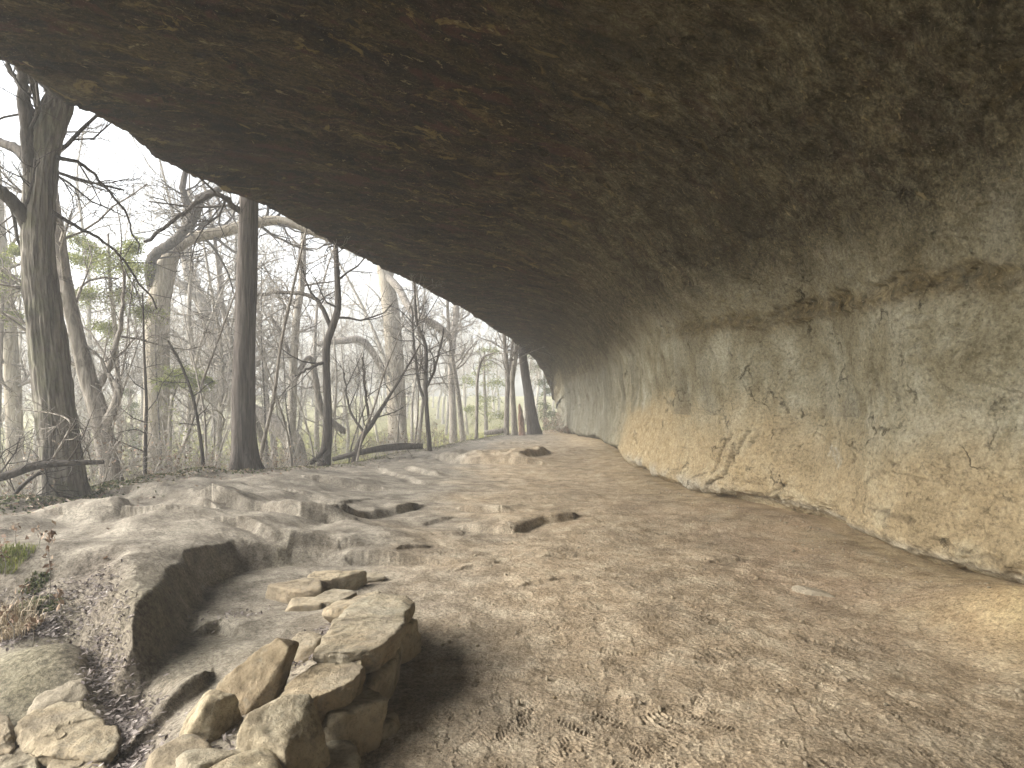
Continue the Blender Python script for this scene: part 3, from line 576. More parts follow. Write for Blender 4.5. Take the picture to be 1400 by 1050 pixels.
x, y = at(1112, 790, .1); stone('stone', g(x, y, .0), (.34, .10, .09), 71, 'thin dusty stone ridge lying in the dirt near the back wall', (0, .1, -.75), 5, (), 8, 9, .04, .7)

# ------------------------------------------------------------------ bare trees
def grow(T, p, d, L, r, lev, rg, maxlev, k=(6, 4, 3, 3), up=.12, wob=.30, kids=(0, 7, 6, 5), rmin=.003, tint=.5):
    n = max(3, int(L / .35)) if lev < maxlev else 3
    n = min(n, 9); P = [np.array(p, float)]; d = np.array(d, float); d /= np.linalg.norm(d)
    for i in range(n):
        d = d + rg.normal(0, wob, 3) / math.sqrt(n) * 1.6; d[2] += up / n * 2; d /= np.linalg.norm(d)
        P.append(P[-1] + d * L / n)
    P = np.array(P); rr = np.linspace(r, max(rmin, r * (.45 if lev < maxlev else .5)), n + 1)
    T.tube(P, rr, k[min(lev, 3)], tint)
    if lev < maxlev:
        m = kids[min(lev + 1, len(kids) - 1)]; m = max(2, int(rg.normal(m, m * .2)))
        for j in range(m):
            t = rg.uniform(.2, 1.0) * n; i = min(int(t), n - 1); q = P[i] + (P[i + 1] - P[i]) * (t - i); dd = P[i + 1] - P[i]; dd /= np.linalg.norm(dd)
            ax = rg.normal(size=3); ax -= ax @ dd * dd; ax /= np.linalg.norm(ax) + 1e-9
            an = rg.uniform(.45, 1.15); c = dd * math.cos(an) + ax * math.sin(an)
            grow(T, q, c, L * rg.uniform(.34, .62), max(rmin, np.interp(t, np.arange(n + 1), rr) * rg.uniform(.42, .68)), lev + 1, rg, maxlev, k, up, wob, kids, rmin, tint)
def crown_on(T, P, r, rg, t0, count, L, maxlev=3, tint=.5, spread=(.6, 1.3), rmin=.003, rs=(.25, .5), side=None, up=.12):
    """limbs along the smooth trunk P from fraction t0"""
    n = len(P)
    for j in range(count):
        i = int(rg.uniform(t0, .985) * (n - 2)); dd = P[i + 1] - P[i]; dd /= np.linalg.norm(dd)
        ax = rg.normal(size=3)
        if side is not None: ax += np.array(side)
        ax -= ax @ dd * dd; ax /= np.linalg.norm(ax); an = rg.uniform(*spread)
        grow(T, P[i], dd * math.cos(an) + ax * math.sin(an), L * rg.uniform(.55, 1.2), max(rmin * 2, min(L * .022, r[i] * rg.uniform(*rs))), 1, rg, maxlev, rmin=rmin, tint=tint, up=up)
def trunk_mesh(P, r, k, rough, seed, flare=0, flare_h=.5, ridges=22):
    """one tube with bark ridges and root flare; returns V, F"""
    n = len(P); T = np.gradient(P, axis=0); T /= np.linalg.norm(T, axis=1)[:, None]
    U = np.cross(T, [0, 1, 0]); U /= np.linalg.norm(U, axis=1)[:, None]; B = np.cross(T, U)
    an = np.arange(k) * 2 * PI / k; A = np.broadcast_to(an[None], (n, k)); hgt = (P[:, 2] - P[0, 2])[:, None]
    cx, sx = np.cos(A), np.sin(A)
    rr = r[:, None] * (1 + .10 * fbm(cx * 1.2 + seed, sx * 1.2, hgt * .8, 2, seed))
    q = ridges / 6.0
    rr = rr + rough * (np.abs(fbm(cx * q * 2, sx * q * 2, hgt * 1.3, 3, seed + 5)) * 2 - .6)
    if flare: rr = rr + flare * np.exp(-hgt / flare_h) * (.7 + .6 * np.maximum(np.sin(A * 3 + seed), -.2) + .4 * np.sin(A * 5 + 2))
    V = P[:, None] + rr[..., None] * (U[:, None] * cx[..., None] + B[:, None] * sx[..., None])
    return V.reshape(-1, 3), grid_faces(n, k, True)
TREES = 0
def hero(name, label, d, pts, bark, limbs=(), auto=(), rough=.01, k=28, n=120, seed=1, flare=0, flare_h=.5, cat='tree', twig=None, twist=0, group=None, dd=None, extra=None):
    """pts: (px, py, half width px); limbs the same with their own depth shifts"""
    rg = np.random.default_rng(seed * 101 + 7)
    Q = [np.append(W(a, b, d + (dd[i] if dd else 0)), c / F * d) for i, (a, b, c) in enumerate(pts)]
    Q = np.array(Q); base = Q[0, :3].copy(); zg = gz(base[0], base[1])
    Q[0, 2] = min(Q[0, 2], zg - .12); loc = (base[0], base[1], zg)
    P, r = smoothline(Q[:, :3] - np.array(loc), Q[:, 3], n)
    root = empty(name, loc, label, cat, group)
    V, f = trunk_mesh(P, r, k, rough, seed, flare, flare_h)
    mesh_from('trunk', V, [f], bark, root)
    T = Tubes()
    for lm in limbs:
        lp = np.array([np.append(W(a, b, d + dz) - np.array(loc), c / F * d) for a, b, c, dz in lm])
        LP, lr = smoothline(lp[:, :3], lp[:, 3], 6 * len(lm))
        LP += .02 * rg.normal(size=LP.shape) * np.linspace(0, 1, len(LP))[:, None]
        T.tube(LP, lr, 9)
        crown_on(T, LP, lr, rg, .25, max(3, int(np.linalg.norm(lp[-1, :3] - lp[0, :3]) * 2.2)), 1.5, 3, rs=(.3, .6))
    for t0, cnt, L, ml in auto: crown_on(T, P, r, rg, t0, cnt, L, ml)
    if T.n: T.build('crown', twig or bark, root)
    if extra: extra(root, P, r, rg)
    return root
hero('bare_tree', 'massive ridged grey tree leaning at the bank edge, closest to the camera on the left', 9.0,
     [(92, 703, 33), (88, 680, 27), (82, 620, 23.5), (74, 540, 22), (63, 450, 21), (53, 350, 19), (54, 260, 18.5), (61, 195, 19), (80, 140, 16.5), (108, 80, 12), (150, 0, 13), (190, -120, 9)], B_FURROW,
     limbs=[[(48, 270, 12, 0), (38, 190, 8, -.2), (30, 110, 7, -.3), (18, 30, 5, -.4)], [(45, 320, 11, 0), (25, 285, 9, -.2), (0, 262, 8, -.4), (-60, 225, 6, -.8)], [(48, 230, 8, 0), (25, 205, 7, .3), (-10, 190, 6, .6), (-70, 178, 5, 1)], [(58, 210, 7, 0), (50, 170, 6, -.1), (28, 120, 4, -.2), (10, 90, 3, -.3)],
            [(72, 290, 3, 0), (105, 310, 2.4, .4), (160, 345, 1.8, .8), (215, 420, 1.2, 1.2)], [(78, 215, 3, 0), (120, 230, 2.2, .5), (170, 290, 1.6, 1.2), (190, 340, 1.2, 1.4)]],
     auto=[(.6, 5, 1.9, 3)], rough=.030, k=110, n=420, seed=3, flare=.08, flare_h=.35, twig=B_BLACK)
hero('bare_tree', 'straight dark-brown trunk flaring at its foot, rising past the roof edge', 13.6,
     [(335, 650, 19), (334, 638, 17), (333, 600, 15.5), (334, 500, 14), (337, 400, 13.5), (340, 300, 12.5), (341, 250, 12), (344, 100, 10), (346, -60, 7)], B_DARK,
     limbs=[[(336, 292, 5, 0), (318, 282, 4, -.2), (308, 270, 3.5, -.3), (285, 268, 3, -.5), (240, 300, 2.5, -.8), (200, 330, 2, -1)]], auto=[(.75, 6, 2.0, 3)], rough=.012, k=56, n=300, seed=4, flare=.16, flare_h=.3, twig=B_BLACK)
hero('bare_tree', 'slim dark tree with a kinked stem and one sideways fork at midheight', 17.8,
     [(441, 632, 9), (447, 600, 6.5), (448, 560, 5.5), (446, 500, 5), (447, 470, 5), (455, 445, 4.8), (462, 420, 4.5), (461, 380, 4), (459, 340, 3.6), (455, 260, 3), (450, 150, 2)], B_BLACK,
     limbs=[[(453, 450, 3.2, 0), (440, 420, 3, 0), (425, 405, 2.8, .1), (385, 399, 2.5, .3), (340, 406, 2, .5)], [(446, 495, 2.5, 0), (430, 500, 2, -.2), (400, 516, 1.5, -.4)], [(447, 610, 4, 0), (437, 622, 3.2, -.3), (427, 633, 3, -.5)]], auto=[(.55, 9, 1.6, 3)], rough=.006, k=20, n=140, seed=5, flare=.05)
hero('bare_tree', 'pale thick trunk with a long tan limb arching right toward the roof', 20.0,
     [(212, 675, 20), (214, 620, 17), (214, 520, 16), (216, 430, 15), (225, 375, 13), (238, 342, 10), (262, 326, 8), (300, 318, 7.5), (340, 307, 7), (385, 302, 6), (440, 322, 5), (500, 350, 3.5)], B_WARM,
     limbs=[[(214, 410, 8, 0), (205, 370, 7, -.3), (213, 347, 6.5, -.5), (240, 328, 6.2, -.7), (264, 300, 6, -.9), (275, 272, 6.5, -1), (300, 258, 4, -1)], [(262, 300, 5, -.9), (250, 255, 4, -.8), (262, 215, 3, -.8)]], auto=[(.45, 12, 2.2, 3)], rough=.012, k=32, n=200, seed=6, flare=.12, twig=B_BLACK)
hero('bare_tree', 'pale grey trunk leaning left with a low broken fork, right behind the massive tree', 11.6,
     [(160, 680, 13), (148, 630, 12), (136, 570, 12), (118, 510, 11), (103, 450, 9.5), (90, 390, 8.5), (80, 320, 7.5), (70, 240, 6), (66, 120, 4)], B_GREY,
     limbs=[[(140, 585, 8, 0), (155, 560, 6, -.1), (162, 535, 4.5, -.1), (152, 515, 3, 0)], [(128, 540, 5, 0), (150, 500, 4, .3), (165, 440, 3, .6), (170, 370, 2, .8)]], auto=[(.35, 14, 1.7, 3)], rough=.012, k=28, n=160, seed=7, flare=.08, twig=B_GREY)
hero('bare_tree', 'grey tree bowed over its low sprawling trunk behind the straight dark trunk', 27.0,
     [(414, 650, 13), (402, 608, 13), (375, 580, 12), (345, 564, 12), (322, 545, 12), (306, 505, 11), (290, 455, 9.5), (272, 405, 8), (258, 375, 6.5), (252, 330, 5), (260, 260, 4)], B_GREY,
     limbs=[[(318, 550, 8, 0), (292, 545, 7, -.2), (270, 530, 6, -.4), (250, 512, 5, -.6)], [(290, 450, 5, 0), (300, 400, 4, .3), (302, 350, 3, .5)], [(278, 420, 5, 0), (255, 395, 4, -.3), (235, 385, 3, -.5)]], auto=[(.5, 14, 2.4, 3)], rough=.02, k=28, n=180, seed=8)
hero('bare_tree', 'thin pale upright tree between straight dark trunk and kinked slim tree', 25.0,
     [(398, 650, 7), (399, 560, 6), (402, 480, 5.5), (406, 430, 5), (413, 385, 4.5), (415, 330, 3.5), (412, 240, 2.5)], B_PALE,
     limbs=[[(402, 500, 3.5, 0), (385, 460, 3, -.2), (368, 430, 2.2, -.4)], [(402, 520, 4, 0), (425, 490, 3.5, .4), (440, 560, 5, .8), (470, 590, 5, 1.2)]], auto=[(.3, 14, 2.2, 3)], rough=.008, k=16, n=100, seed=9, twig=B_GREY)
hero('bare_tree', 'thick pale hazy trunk with a broken branch hanging right of it', 38.0,
     [(545, 640, 14), (543, 580, 13), (540, 500, 12.5), (534, 420, 11.5), (526, 370, 10.5), (520, 300, 9), (515, 200, 7)], B_WARM,
     limbs=[[(524, 372, 5, 0), (545, 395, 5, -1), (562, 424, 4.5, -2), (580, 435, 3.5, -3), (600, 448, 5, -3), (614, 460, 4, -3)], [(538, 530, 4, 0), (500, 470, 5, -.5), (470, 466, 4.5, -1), (430, 470, 3.5, -1)]], auto=[(.3, 16, 3.2, 3)], rough=.02, k=22, n=110, seed=10, twig=B_GREY)
hero('bare_tree', 'pale hazy trunk standing at the far bend, right of the broken branch', 46.0,
     [(620, 610, 6), (619, 560, 5), (617, 500, 4.5), (622, 440, 4), (626, 380, 3.2), (622, 300, 2.2)], B_GREY, auto=[(.25, 18, 3.0, 3)], rough=.01, k=14, n=80, seed=11)
hero('bare_tree', 'big dark trunk beside the far end of the rock wall', 40.0,
     [(731, 590, 10), (727, 570, 8), (722, 535, 6.5), (717, 505, 6), (714, 478, 5.5), (710, 440, 5), (706, 340, 5)], B_DARK, auto=[(.5, 8, 2.6, 3)], rough=.02, k=26, n=140, seed=12, flare=.1, flare_h=.5, twig=B_BLACK)
hero('bare_tree', 'narrow twin-topped tree just left of the far dark trunk', 39.0,
     [(692, 597, 4.5), (693, 560, 3.5), (694, 520, 3.2), (692, 490, 3), (689, 455, 2.5), (686, 380, 2)], B_GREY, limbs=[[(694, 515, 2.4, 0), (699, 490, 2.2, .1), (702, 455, 2, .2)]], auto=[(.45, 12, 2.2, 3)], rough=.012, k=14, n=80, seed=13)
hero('bare_tree', 'slim grey tree squeezed between the twin-topped tree and the far stump', 39.5,
     [(704, 595, 4.5), (702, 560, 4), (700, 520, 3.8), (705, 485, 3.2), (706, 440, 2.5), (702, 370, 2)], B_PALE, auto=[(.5, 10, 2.2, 3)], rough=.012, k=14, n=80, seed=14, twig=B_GREY)
hero('tree_stump', 'broken reddish rotten stump at the foot of the far dark trunk', 38.6, [(714, 595, 5), (713, 583, 4.2), (712, 570, 3.8), (711, 558, 2.5), (710, 552, .8)], B_RED, rough=.05, k=24, n=40, seed=15, cat='stump')
hero('bare_tree', 'dark crossing-stemmed young tree in the thicket right of kinked slim tree', 24.0,
     [(588, 615, 3.5), (584, 570, 3), (582, 530, 2.8), (582, 475, 2.5), (570, 440, 2), (566, 380, 1.6)], B_BLACK, limbs=[[(584, 560, 2.4, 0), (572, 520, 2, .2), (566, 470, 1.8, .3), (563, 420, 1.4, .4)], [(583, 530, 2, 0), (596, 500, 1.7, 0), (606, 450, 1.3, 0)]], auto=[(.35, 12, 1.5, 3)], rough=.004, k=12, n=70, seed=16)
hero('bare_tree', 'dark low forked sapling leaning right over the fallen log', 20.0,
     [(480, 620, 4), (494, 600, 4), (508, 580, 3.4), (530, 545, 2.2), (552, 510, 1.6), (575, 470, 1)], B_BLACK, limbs=[[(506, 583, 2, 0), (500, 540, 1.7, 0), (496, 490, 1.3, 0)], [(498, 592, 2, 0), (478, 560, 1.6, .3), (470, 510, 1.2, .4)]], auto=[(.3, 10, 1.2, 3)], rough=.004, k=12, n=60, seed=17)
hero('bare_tree', 'pinkish pale trunk at the left frame edge behind massive tree', 17.0,
     [(22, 680, 12), (20, 600, 10), (16, 500, 9.5), (8, 400, 8.5), (-2, 300, 7), (-10, 150, 5)], B_WARM, auto=[(.2, 16, 2.4, 3)], rough=.01, k=22, n=100, seed=18, twig=B_GREY)
hero('sapling', 'thin near-black sapling leaning left in front of the straight dark trunk', 12.6,
     [(280, 650, 2.6), (274, 600, 2.3), (264, 545, 2), (248, 500, 1.7), (230, 466, 1.3)], B_BLACK, auto=[(.3, 8, .7, 2)], rough=.002, k=9, n=40, seed=19, cat='sapling')
hero('sapling', 'thin near-black upright sapling in front of pale thick trunk', 11.0,
     [(198, 668, 2.8), (199, 600, 2.4), (200, 550, 2), (197, 480, 1.6), (195, 400, 1)], B_BLACK, auto=[(.2, 10, .9, 2)], rough=.002, k=9, n=40, seed=20, cat='sapling')
hero('bare_tree', 'crooked grey tree whose top bends right, in the pale green far clearing', 34.0,
     [(651, 605, 2.6), (652, 560, 2.2), (653, 515, 2), (660, 490, 1.6), (676, 482, 1)], B_GREY, auto=[(.5, 10, 1.6, 3)], rough=.004, k=10, n=50, seed=21)
# lying and hanging wood
def wood(name, pts, d, bark, label, seed, cat, k=14):
    rg = np.random.default_rng(seed); lp = np.array([np.append(W(a, b, d + dz), c / F * d) for a, b, c, dz in pts]); loc = lp[0, :3].copy()
    P, r = smoothline(lp[:, :3] - loc, lp[:, 3], 12 * len(pts)); V, f = trunk_mesh(P, r, k, .004, seed); T = Tubes()
    crown_on(T, P, r, rg, .1, 7, .7, 2, rs=(.2, .45))
    Vt, ft, a = T.data(); n = len(V)
    o = mesh_from(name, np.vstack([V, Vt]), [f] + [q + n for q in ft], bark); o.location = loc; return tag(o, label, cat)
wood('fallen_branch', [(-40, 662, 6, -.6), (10, 650, 5.5, -.5), (50, 637, 5, -.4), (95, 633, 4, -.3), (142, 632, 2.6, -.2)], 8.6, B_BLACK, 'dark fallen branch lying level across the foot of the massive leaning tree', 3, 'branch')
wood('fallen_branch', [(-20, 735, 3, 0), (10, 690, 3, 0), (35, 660, 2.6, .2), (75, 632, 2, .3)], 8.2, B_BLACK, 'slanting dark broken branch at the left frame edge below level branch', 4, 'branch')
wood('fallen_branch', [(62, 645, 1.6, -.4), (88, 600, 1.4, -.4), (96, 578, 1.2, -.4), (75, 566, 1, -.3), (30, 560, .8, -.2)], 8.7, B_GREY, 'thin grey bent branch curving across the trunk of the massive leaning tree', 5, 'branch')
wood('fallen_log', [(455, 628, 3, 0), (500, 617, 4, 0), (540, 611, 5, .3), (578, 610, 4, .6)], 20.0, B_BLACK, 'dark fallen log lying along the bank edge under the thicket', 6, 'log')
wood('fallen_log', [(662, 592, 3, 0), (680, 590, 4, 0), (694, 588, 3, 0)], 39, B_GREY, 'grey fallen log at the foot of the far trees', 7, 'log')

# thicket trees: eight kinds of mesh, many copies
def bg_tree(seed, h, bark, twig, lean=.06, nl=12, L=2.4, r0=.13, rmin=.006):
    rg = np.random.default_rng(seed); pts = [np.zeros(3)]; d = np.array([rg.normal(0, lean), rg.normal(0, lean), 1.0])
    for i in range(7): d = d + np.array([rg.normal(0, .09), rg.normal(0, .09), 0]); pts.append(pts[-1] + d / np.linalg.norm(d) * h / 7)
    pts[0][2] = -.4; P, r = smoothline(np.array(pts), np.linspace(r0, r0 * .2, 8), 40); V, f = trunk_mesh(P, r, 9, .006, seed, r0 * .5, .4)
    T = Tubes(); crown_on(T, P, r, rg, .22, nl, L, 3, rmin=rmin, rs=(.3, .55)); Vt, ft, a = T.data(); return (V, [f], bark), (Vt, ft, twig)
def place_kind(name, label, cat, group, kinds, spots, seed):
    rg = np.random.default_rng(seed); protos = []
    for (t, c) in kinds:
        root = empty(name, (0, 0, 0), label, cat, group); mesh_from('trunk', t[0], t[1], t[2], root); mesh_from('crown', c[0], c[1], c[2], root); protos.append([root, False])
    for i, (px, d) in enumerate(spots):
        x = (px - HX) * d / F; z = gz(x, d); pr = protos[i % len(protos)]; s = rg.uniform(.8, 1.25); rz = rg.uniform(0, 6.28)
        if not pr[1]: pr[0].location = (x, d, z); pr[0].rotation_euler = (0, 0, rz); pr[1] = True
        else: copy_tree(pr[0], (x, d, z), rz, s)
def spots(n, seed, p0, p1, d0, d1, gap=1.0):
    rg = np.random.default_rng(seed); out = []
    while len(out) < n:
        px = rg.uniform(p0, p1); d = d0 + (d1 - d0) * rg.random() ** 1.1; x = (px - HX) * d / F
        e = psd(np.array([x]), np.array([d]), EDGE)[0][0]
        if e > gap: out.append((px, d))
    return sorted(out, key=lambda s: s[1])
place_kind('bare_tree', 'tall thin bare tree fading into the haze of the woods beyond the bank', 'tree', 'bare trees in the woods beyond the bank',
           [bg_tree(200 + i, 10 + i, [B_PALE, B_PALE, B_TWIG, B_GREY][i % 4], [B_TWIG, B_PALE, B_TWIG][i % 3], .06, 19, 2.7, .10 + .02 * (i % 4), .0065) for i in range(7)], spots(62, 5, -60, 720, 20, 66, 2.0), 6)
place_kind('sapling', 'slender bare sapling in the thicket along the bank', 'sapling', 'bare saplings along the bank',
           [bg_tree(300 + i, 4.2 + .7 * i, [B_TWIG, B_BLACK, B_GREY][i % 3], B_TWIG, .12, 10, 1.2, .035 + .006 * (i % 3), .004) for i in range(6)], spots(60, 8, -60, 700, 11, 42, .5), 9)
def shrub_mesh(seed, h, n=16, leaf=0):
    rg = np.random.default_rng(seed); T = Tubes()
    for j in range(n):
        a = rg.uniform(0, 6.28); p = np.array([math.cos(a), math.sin(a), 0]) * rg.uniform(0, .35); p[2] = -.08
        d = np.array([math.cos(a) * rg.uniform(.1, .9), math.sin(a) * rg.uniform(.1, .9), 1.0])
        grow(T, p, d, h * rg.uniform(.5, 1.1), rg.uniform(.006, .014), 1, rg, 3, k=(5, 4, 3, 3), kids=(0, 5, 4, 3), rmin=.0025, up=.1, wob=.35)
    return T
def place_shrubs(name, label, cat, group, seeds, h, n, leaf, spots_, seed, sc=(.7, 1.3), lmat=None, lsz=(.035, .075)):
    rg = np.random.default_rng(seed); protos = []
    for s in seeds:
        root = empty(name, (0, 0, 0), label, cat, group); T = shrub_mesh(s, h, n); T.build('stems', B_TWIG, root)
        if leaf:
            V = np.concatenate(T.V); V = V[V[:, 2] > .12]; P = V[rg.integers(0, len(V), leaf)] + rg.normal(0, .03, (leaf, 3))
            lv, lf, a = leaves(P, rg.uniform(*lsz, leaf), rg, 0, .5); mesh_from('foliage', lv, [lf], lmat or L_DEAD, root, False, dict(tint=a))
        protos.append([root, False])
    for i, (px, d) in enumerate(spots_):
        x = (px - HX) * d / F; z = gz(x, d); pr = protos[i % len(protos)]
        if not pr[1]: pr[0].location = (x, d, z); pr[1] = True
        else: copy_tree(pr[0], (x, d, z), rg.uniform(0, 6.28), rg.uniform(*sc))
place_shrubs('twiggy_shrub', 'tangled leafless shrub of thin grey twigs on the bank beyond the path', 'shrub', 'leafless shrubs on the bank', [401, 402, 403, 404], 1.9, 15, 0, spots(60, 14, -60, 690, 8.8, 40, .25), 15)
place_shrubs('dried_shrub', 'low shrub still holding brown dead leaves at the bank edge', 'shrub', 'shrubs with dead brown leaves', [411, 412, 413], .95, 10, 170, [(25, 8.9), (-15, 9.6), (55, 9.7), (115, 9.6), (5, 11.5), (232, 12.4), (262, 12.7), (288, 13.2), (215, 12.2), (305, 14), (365, 15.5), (400, 17.5), (505, 21), (535, 23), (560, 25), (585, 26), (610, 30), (600, 28), (180, 11.6), (630, 34), (420, 18.6)], 16)

place_shrubs('leafing_shrub', 'low shrub hazed with tiny yellow-green new leaves beyond the bank', 'shrub', 'yellow-green shrubs beyond the bank', [421, 422, 423], 1.9, 12, 900, [(140, 17), (175, 19), (205, 16), (240, 18), (262, 22), (285, 17), (310, 24), (160, 24), (225, 26), (365, 22), (400, 27), (30, 16), (-20, 18), (440, 30), (118, 21), (300, 30), (500, 36), (640, 50), (670, 52)], 18, (.8, 1.4), L_GREEN, (.04, .085))

# leafing trees: pale green and dark cedar clumps
def leafy(name, label, d, pts, sprays, leafmat, seed, nleaf, size, bark=B_GREY, group=None):
    """sprays: (px, py, radius px, depth shift)"""
    rg = np.random.default_rng(seed); Q = np.array([np.append(W(a, b, d), c / F * d) for a, b, c in pts]); base = Q[0, :3]; zg = gz(base[0], base[1]); Q[0, 2] = zg - .2; loc = np.array([base[0], base[1], zg])
    P, r = smoothline(Q[:, :3] - loc, Q[:, 3], 60); root = empty(name, tuple(loc), label, 'tree', group); V, f = trunk_mesh(P, r, 12, .006, seed); mesh_from('trunk', V, [f], bark, root)
    T = Tubes(); LP = []
    for px, py, rad, dz in sprays:
        c = W(px, py, d + dz) - loc; R_ = rad / F * d; i = int(np.argmin(np.linalg.norm(P - (c - np.array([0, 0, R_ * .6])), axis=1)))
        mid = (P[i] + c) / 2 + rg.normal(0, .1, 3); B_, br = smoothline(np.array([P[i], mid, c]), [max(.012, r[i] * .4), .014, .006], 10); T.tube(B_, br, 5)
        for q in range(9):
            dr = rg.normal(size=3); dr[2] *= .55; dr /= np.linalg.norm(dr); e = c + dr * R_ * rg.uniform(.6, 1.15); e[2] -= R_ * .25
            tw = np.array([c - (c - mid) * .3 * rg.random(), (c + e) / 2 + rg.normal(0, .08 * R_, 3) + [0, 0, .1 * R_], e]); tp, tr = smoothline(tw, [.008, .005, .003], 8); T.tube(tp, tr, 3)
            m = nleaf // 9; LP.append(tp[rg.integers(2, 8, m)] + rg.normal(0, R_ * .22, (m, 3)) * [1, 1, .6])
    T.build('branches', B_TWIG, root); LP = np.concatenate(LP); lv, lf, a = leaves(LP, rg.uniform(.6, 1.3, len(LP)) * size, rg, .15, .45); mesh_from('crown', lv, [lf], leafmat, root, False, dict(tint=a)); return root
leafy('leafing_tree', 'thin tree with sprays of yellow-green new leaves between the pale leaning and pale thick trunks', 16.0, [(165, 660, 4), (162, 560, 3.5), (158, 460, 3), (150, 380, 2.2), (148, 320, 1.4)],
      [(150, 350, 34, 0), (110, 355, 26, .3), (185, 365, 26, -.2), (170, 400, 30, .3), (125, 405, 26, 0), (195, 425, 24, .2), (150, 445, 24, .3), (185, 340, 20, 0), (110, 330, 24, .5)], L_GREEN, 71, 1700, .062)
leafy('leafing_tree', 'low tree holding one flat green leafy bough left of the straight dark trunk', 18.0, [(232, 668, 3), (232, 600, 2.6), (235, 550, 2), (245, 520, 1.2)], [(243, 512, 20, 0), (265, 522, 20, 0), (225, 522, 14, .1), (280, 520, 12, .1)], L_GREEN, 72, 1900, .06)
leafy('leafing_tree', 'yellow-green leafing tree at the left frame edge behind the massive tree', 15.0, [(-5, 690, 4), (-2, 560, 3.4), (2, 450, 2.6), (5, 380, 1.4)], [(8, 385, 26, 0), (-18, 400, 26, 0), (22, 345, 16, .2), (10, 430, 18, .2), (-12, 350, 20, .1)], L_GREEN, 73, 1500, .062)
leafy('leafing_tree', 'hazy pale green tree in the clearing left of the far trees', 52.0, [(665, 610, 3), (664, 560, 2.6), (662, 520, 2), (662, 480, 1.2)], [(660, 500, 18, 0), (645, 520, 16, 0), (678, 525, 18, 0), (662, 545, 20, 0), (648, 560, 16, 0), (680, 565, 18, 0), (668, 480, 14, 0)], L_GREEN, 74, 500, .17)
leafy('cedar_tree', 'dark green hazy tree filling the gap right of the far dark trunk', 55.0, [(745, 605, 3), (745, 560, 2.4), (744, 500, 1.4)], [(742, 555, 14, 0), (748, 535, 12, 0), (740, 520, 12, 0), (735, 500, 12, 0), (752, 565, 12, 0), (730, 480, 12, 0)], L_CEDAR, 75, 500, .16)
leafy('cedar_tree', 'small dark green cedar low in the woods between pale leaning and pale thick trunks', 24.0, [(180, 660, 2.4), (180, 600, 2), (178, 540, 1)], [(180, 560, 16, 0), (170, 585, 16, 0), (192, 590, 16, 0), (180, 610, 18, 0), (178, 535, 9, 0)], L_CEDAR, 76, 420, .08)
for i, (px, d, lab) in enumerate([(765, 42.5, 'brown leafy bush at the far foot of the rock wall'), (752, 44.5, 'small dusty bush beside the far end of the wall, nearest the dark trunk'), (782, 40.0, 'scrubby low bush against the grey part of the wall')]):
    rg = np.random.default_rng(90 + i); x = (px - HX) * d / F; root = empty('leafy_bush', (x, d, gz(x, d)), lab, 'bush'); T = shrub_mesh(90 + i, 1.6 - .3 * i, 12); T.build('stems', B_TWIG, root)
    V = np.concatenate(T.V); P = V[rg.integers(0, len(V), 1500)] + rg.normal(0, .06, (1500, 3)); lv, lf, a = leaves(P, .09, rg, 0, .55); mesh_from('foliage', lv, [lf], [L_DEAD, L_IVY, L_DEAD][i], root, False, dict(tint=a))

# dried stalks and green tufts on the near left bank
def stalk(loc, h, seed, label, nl=14, group=None):
    rg = np.random.default_rng(seed); root = empty('dried_stalk', loc, label, 'plant', group); P = np.array([[0, 0, -.03], [.01, 0, h * .4], [-.02, .01, h * .75], [.01, .02, h]]) + rg.normal(0, .008, (4, 3)); T = Tubes(); B_, br = smoothline(P, [.004, .0035, .003, .002], 16); T.tube(B_, br, 6); T.build('stem', B_TWIG, root)
    q = B_[rg.integers(6, 16, nl)] + rg.normal(0, .018, (nl, 3)); lv, lf, a = leaves(q, rg.uniform(.03, .065, nl), rg, -.2, .5, .5); mesh_from('leaves', lv, [lf], L_DEAD, root, False, dict(tint=a * .6 + .1))
for i, (px, py, h, lab) in enumerate([(14, 828, .26, 'leaning dried stalk among the dead leaves left of the dark green tuft'), (44, 838, .2, 'dried stalk below the dark green tuft on the bank slope'), (84, 806, .15, 'very short dried stalk just right of the tall curled-leaf stalk'), (30, 800, .24, 'dried stalk standing between the bright tuft and the dark tuft'), (68, 800, .58, 'tall dried stalk with curled brown leaves on the near left bank'), (22, 770, .20, 'short dried stalk with dark seed heads behind the green tuft'), (6, 785, .28, 'dried stalk cut by the left frame edge above green tuft'), (52, 762, .16, 'tiny dried stalk beside the tall curled-leaf stalk')]):
    x, y = G(px, py, .3); stalk((x, y, gz(x, y)), h, 500 + i, lab, [16, 14, 8, 12, 44, 12, 16, 8][i])
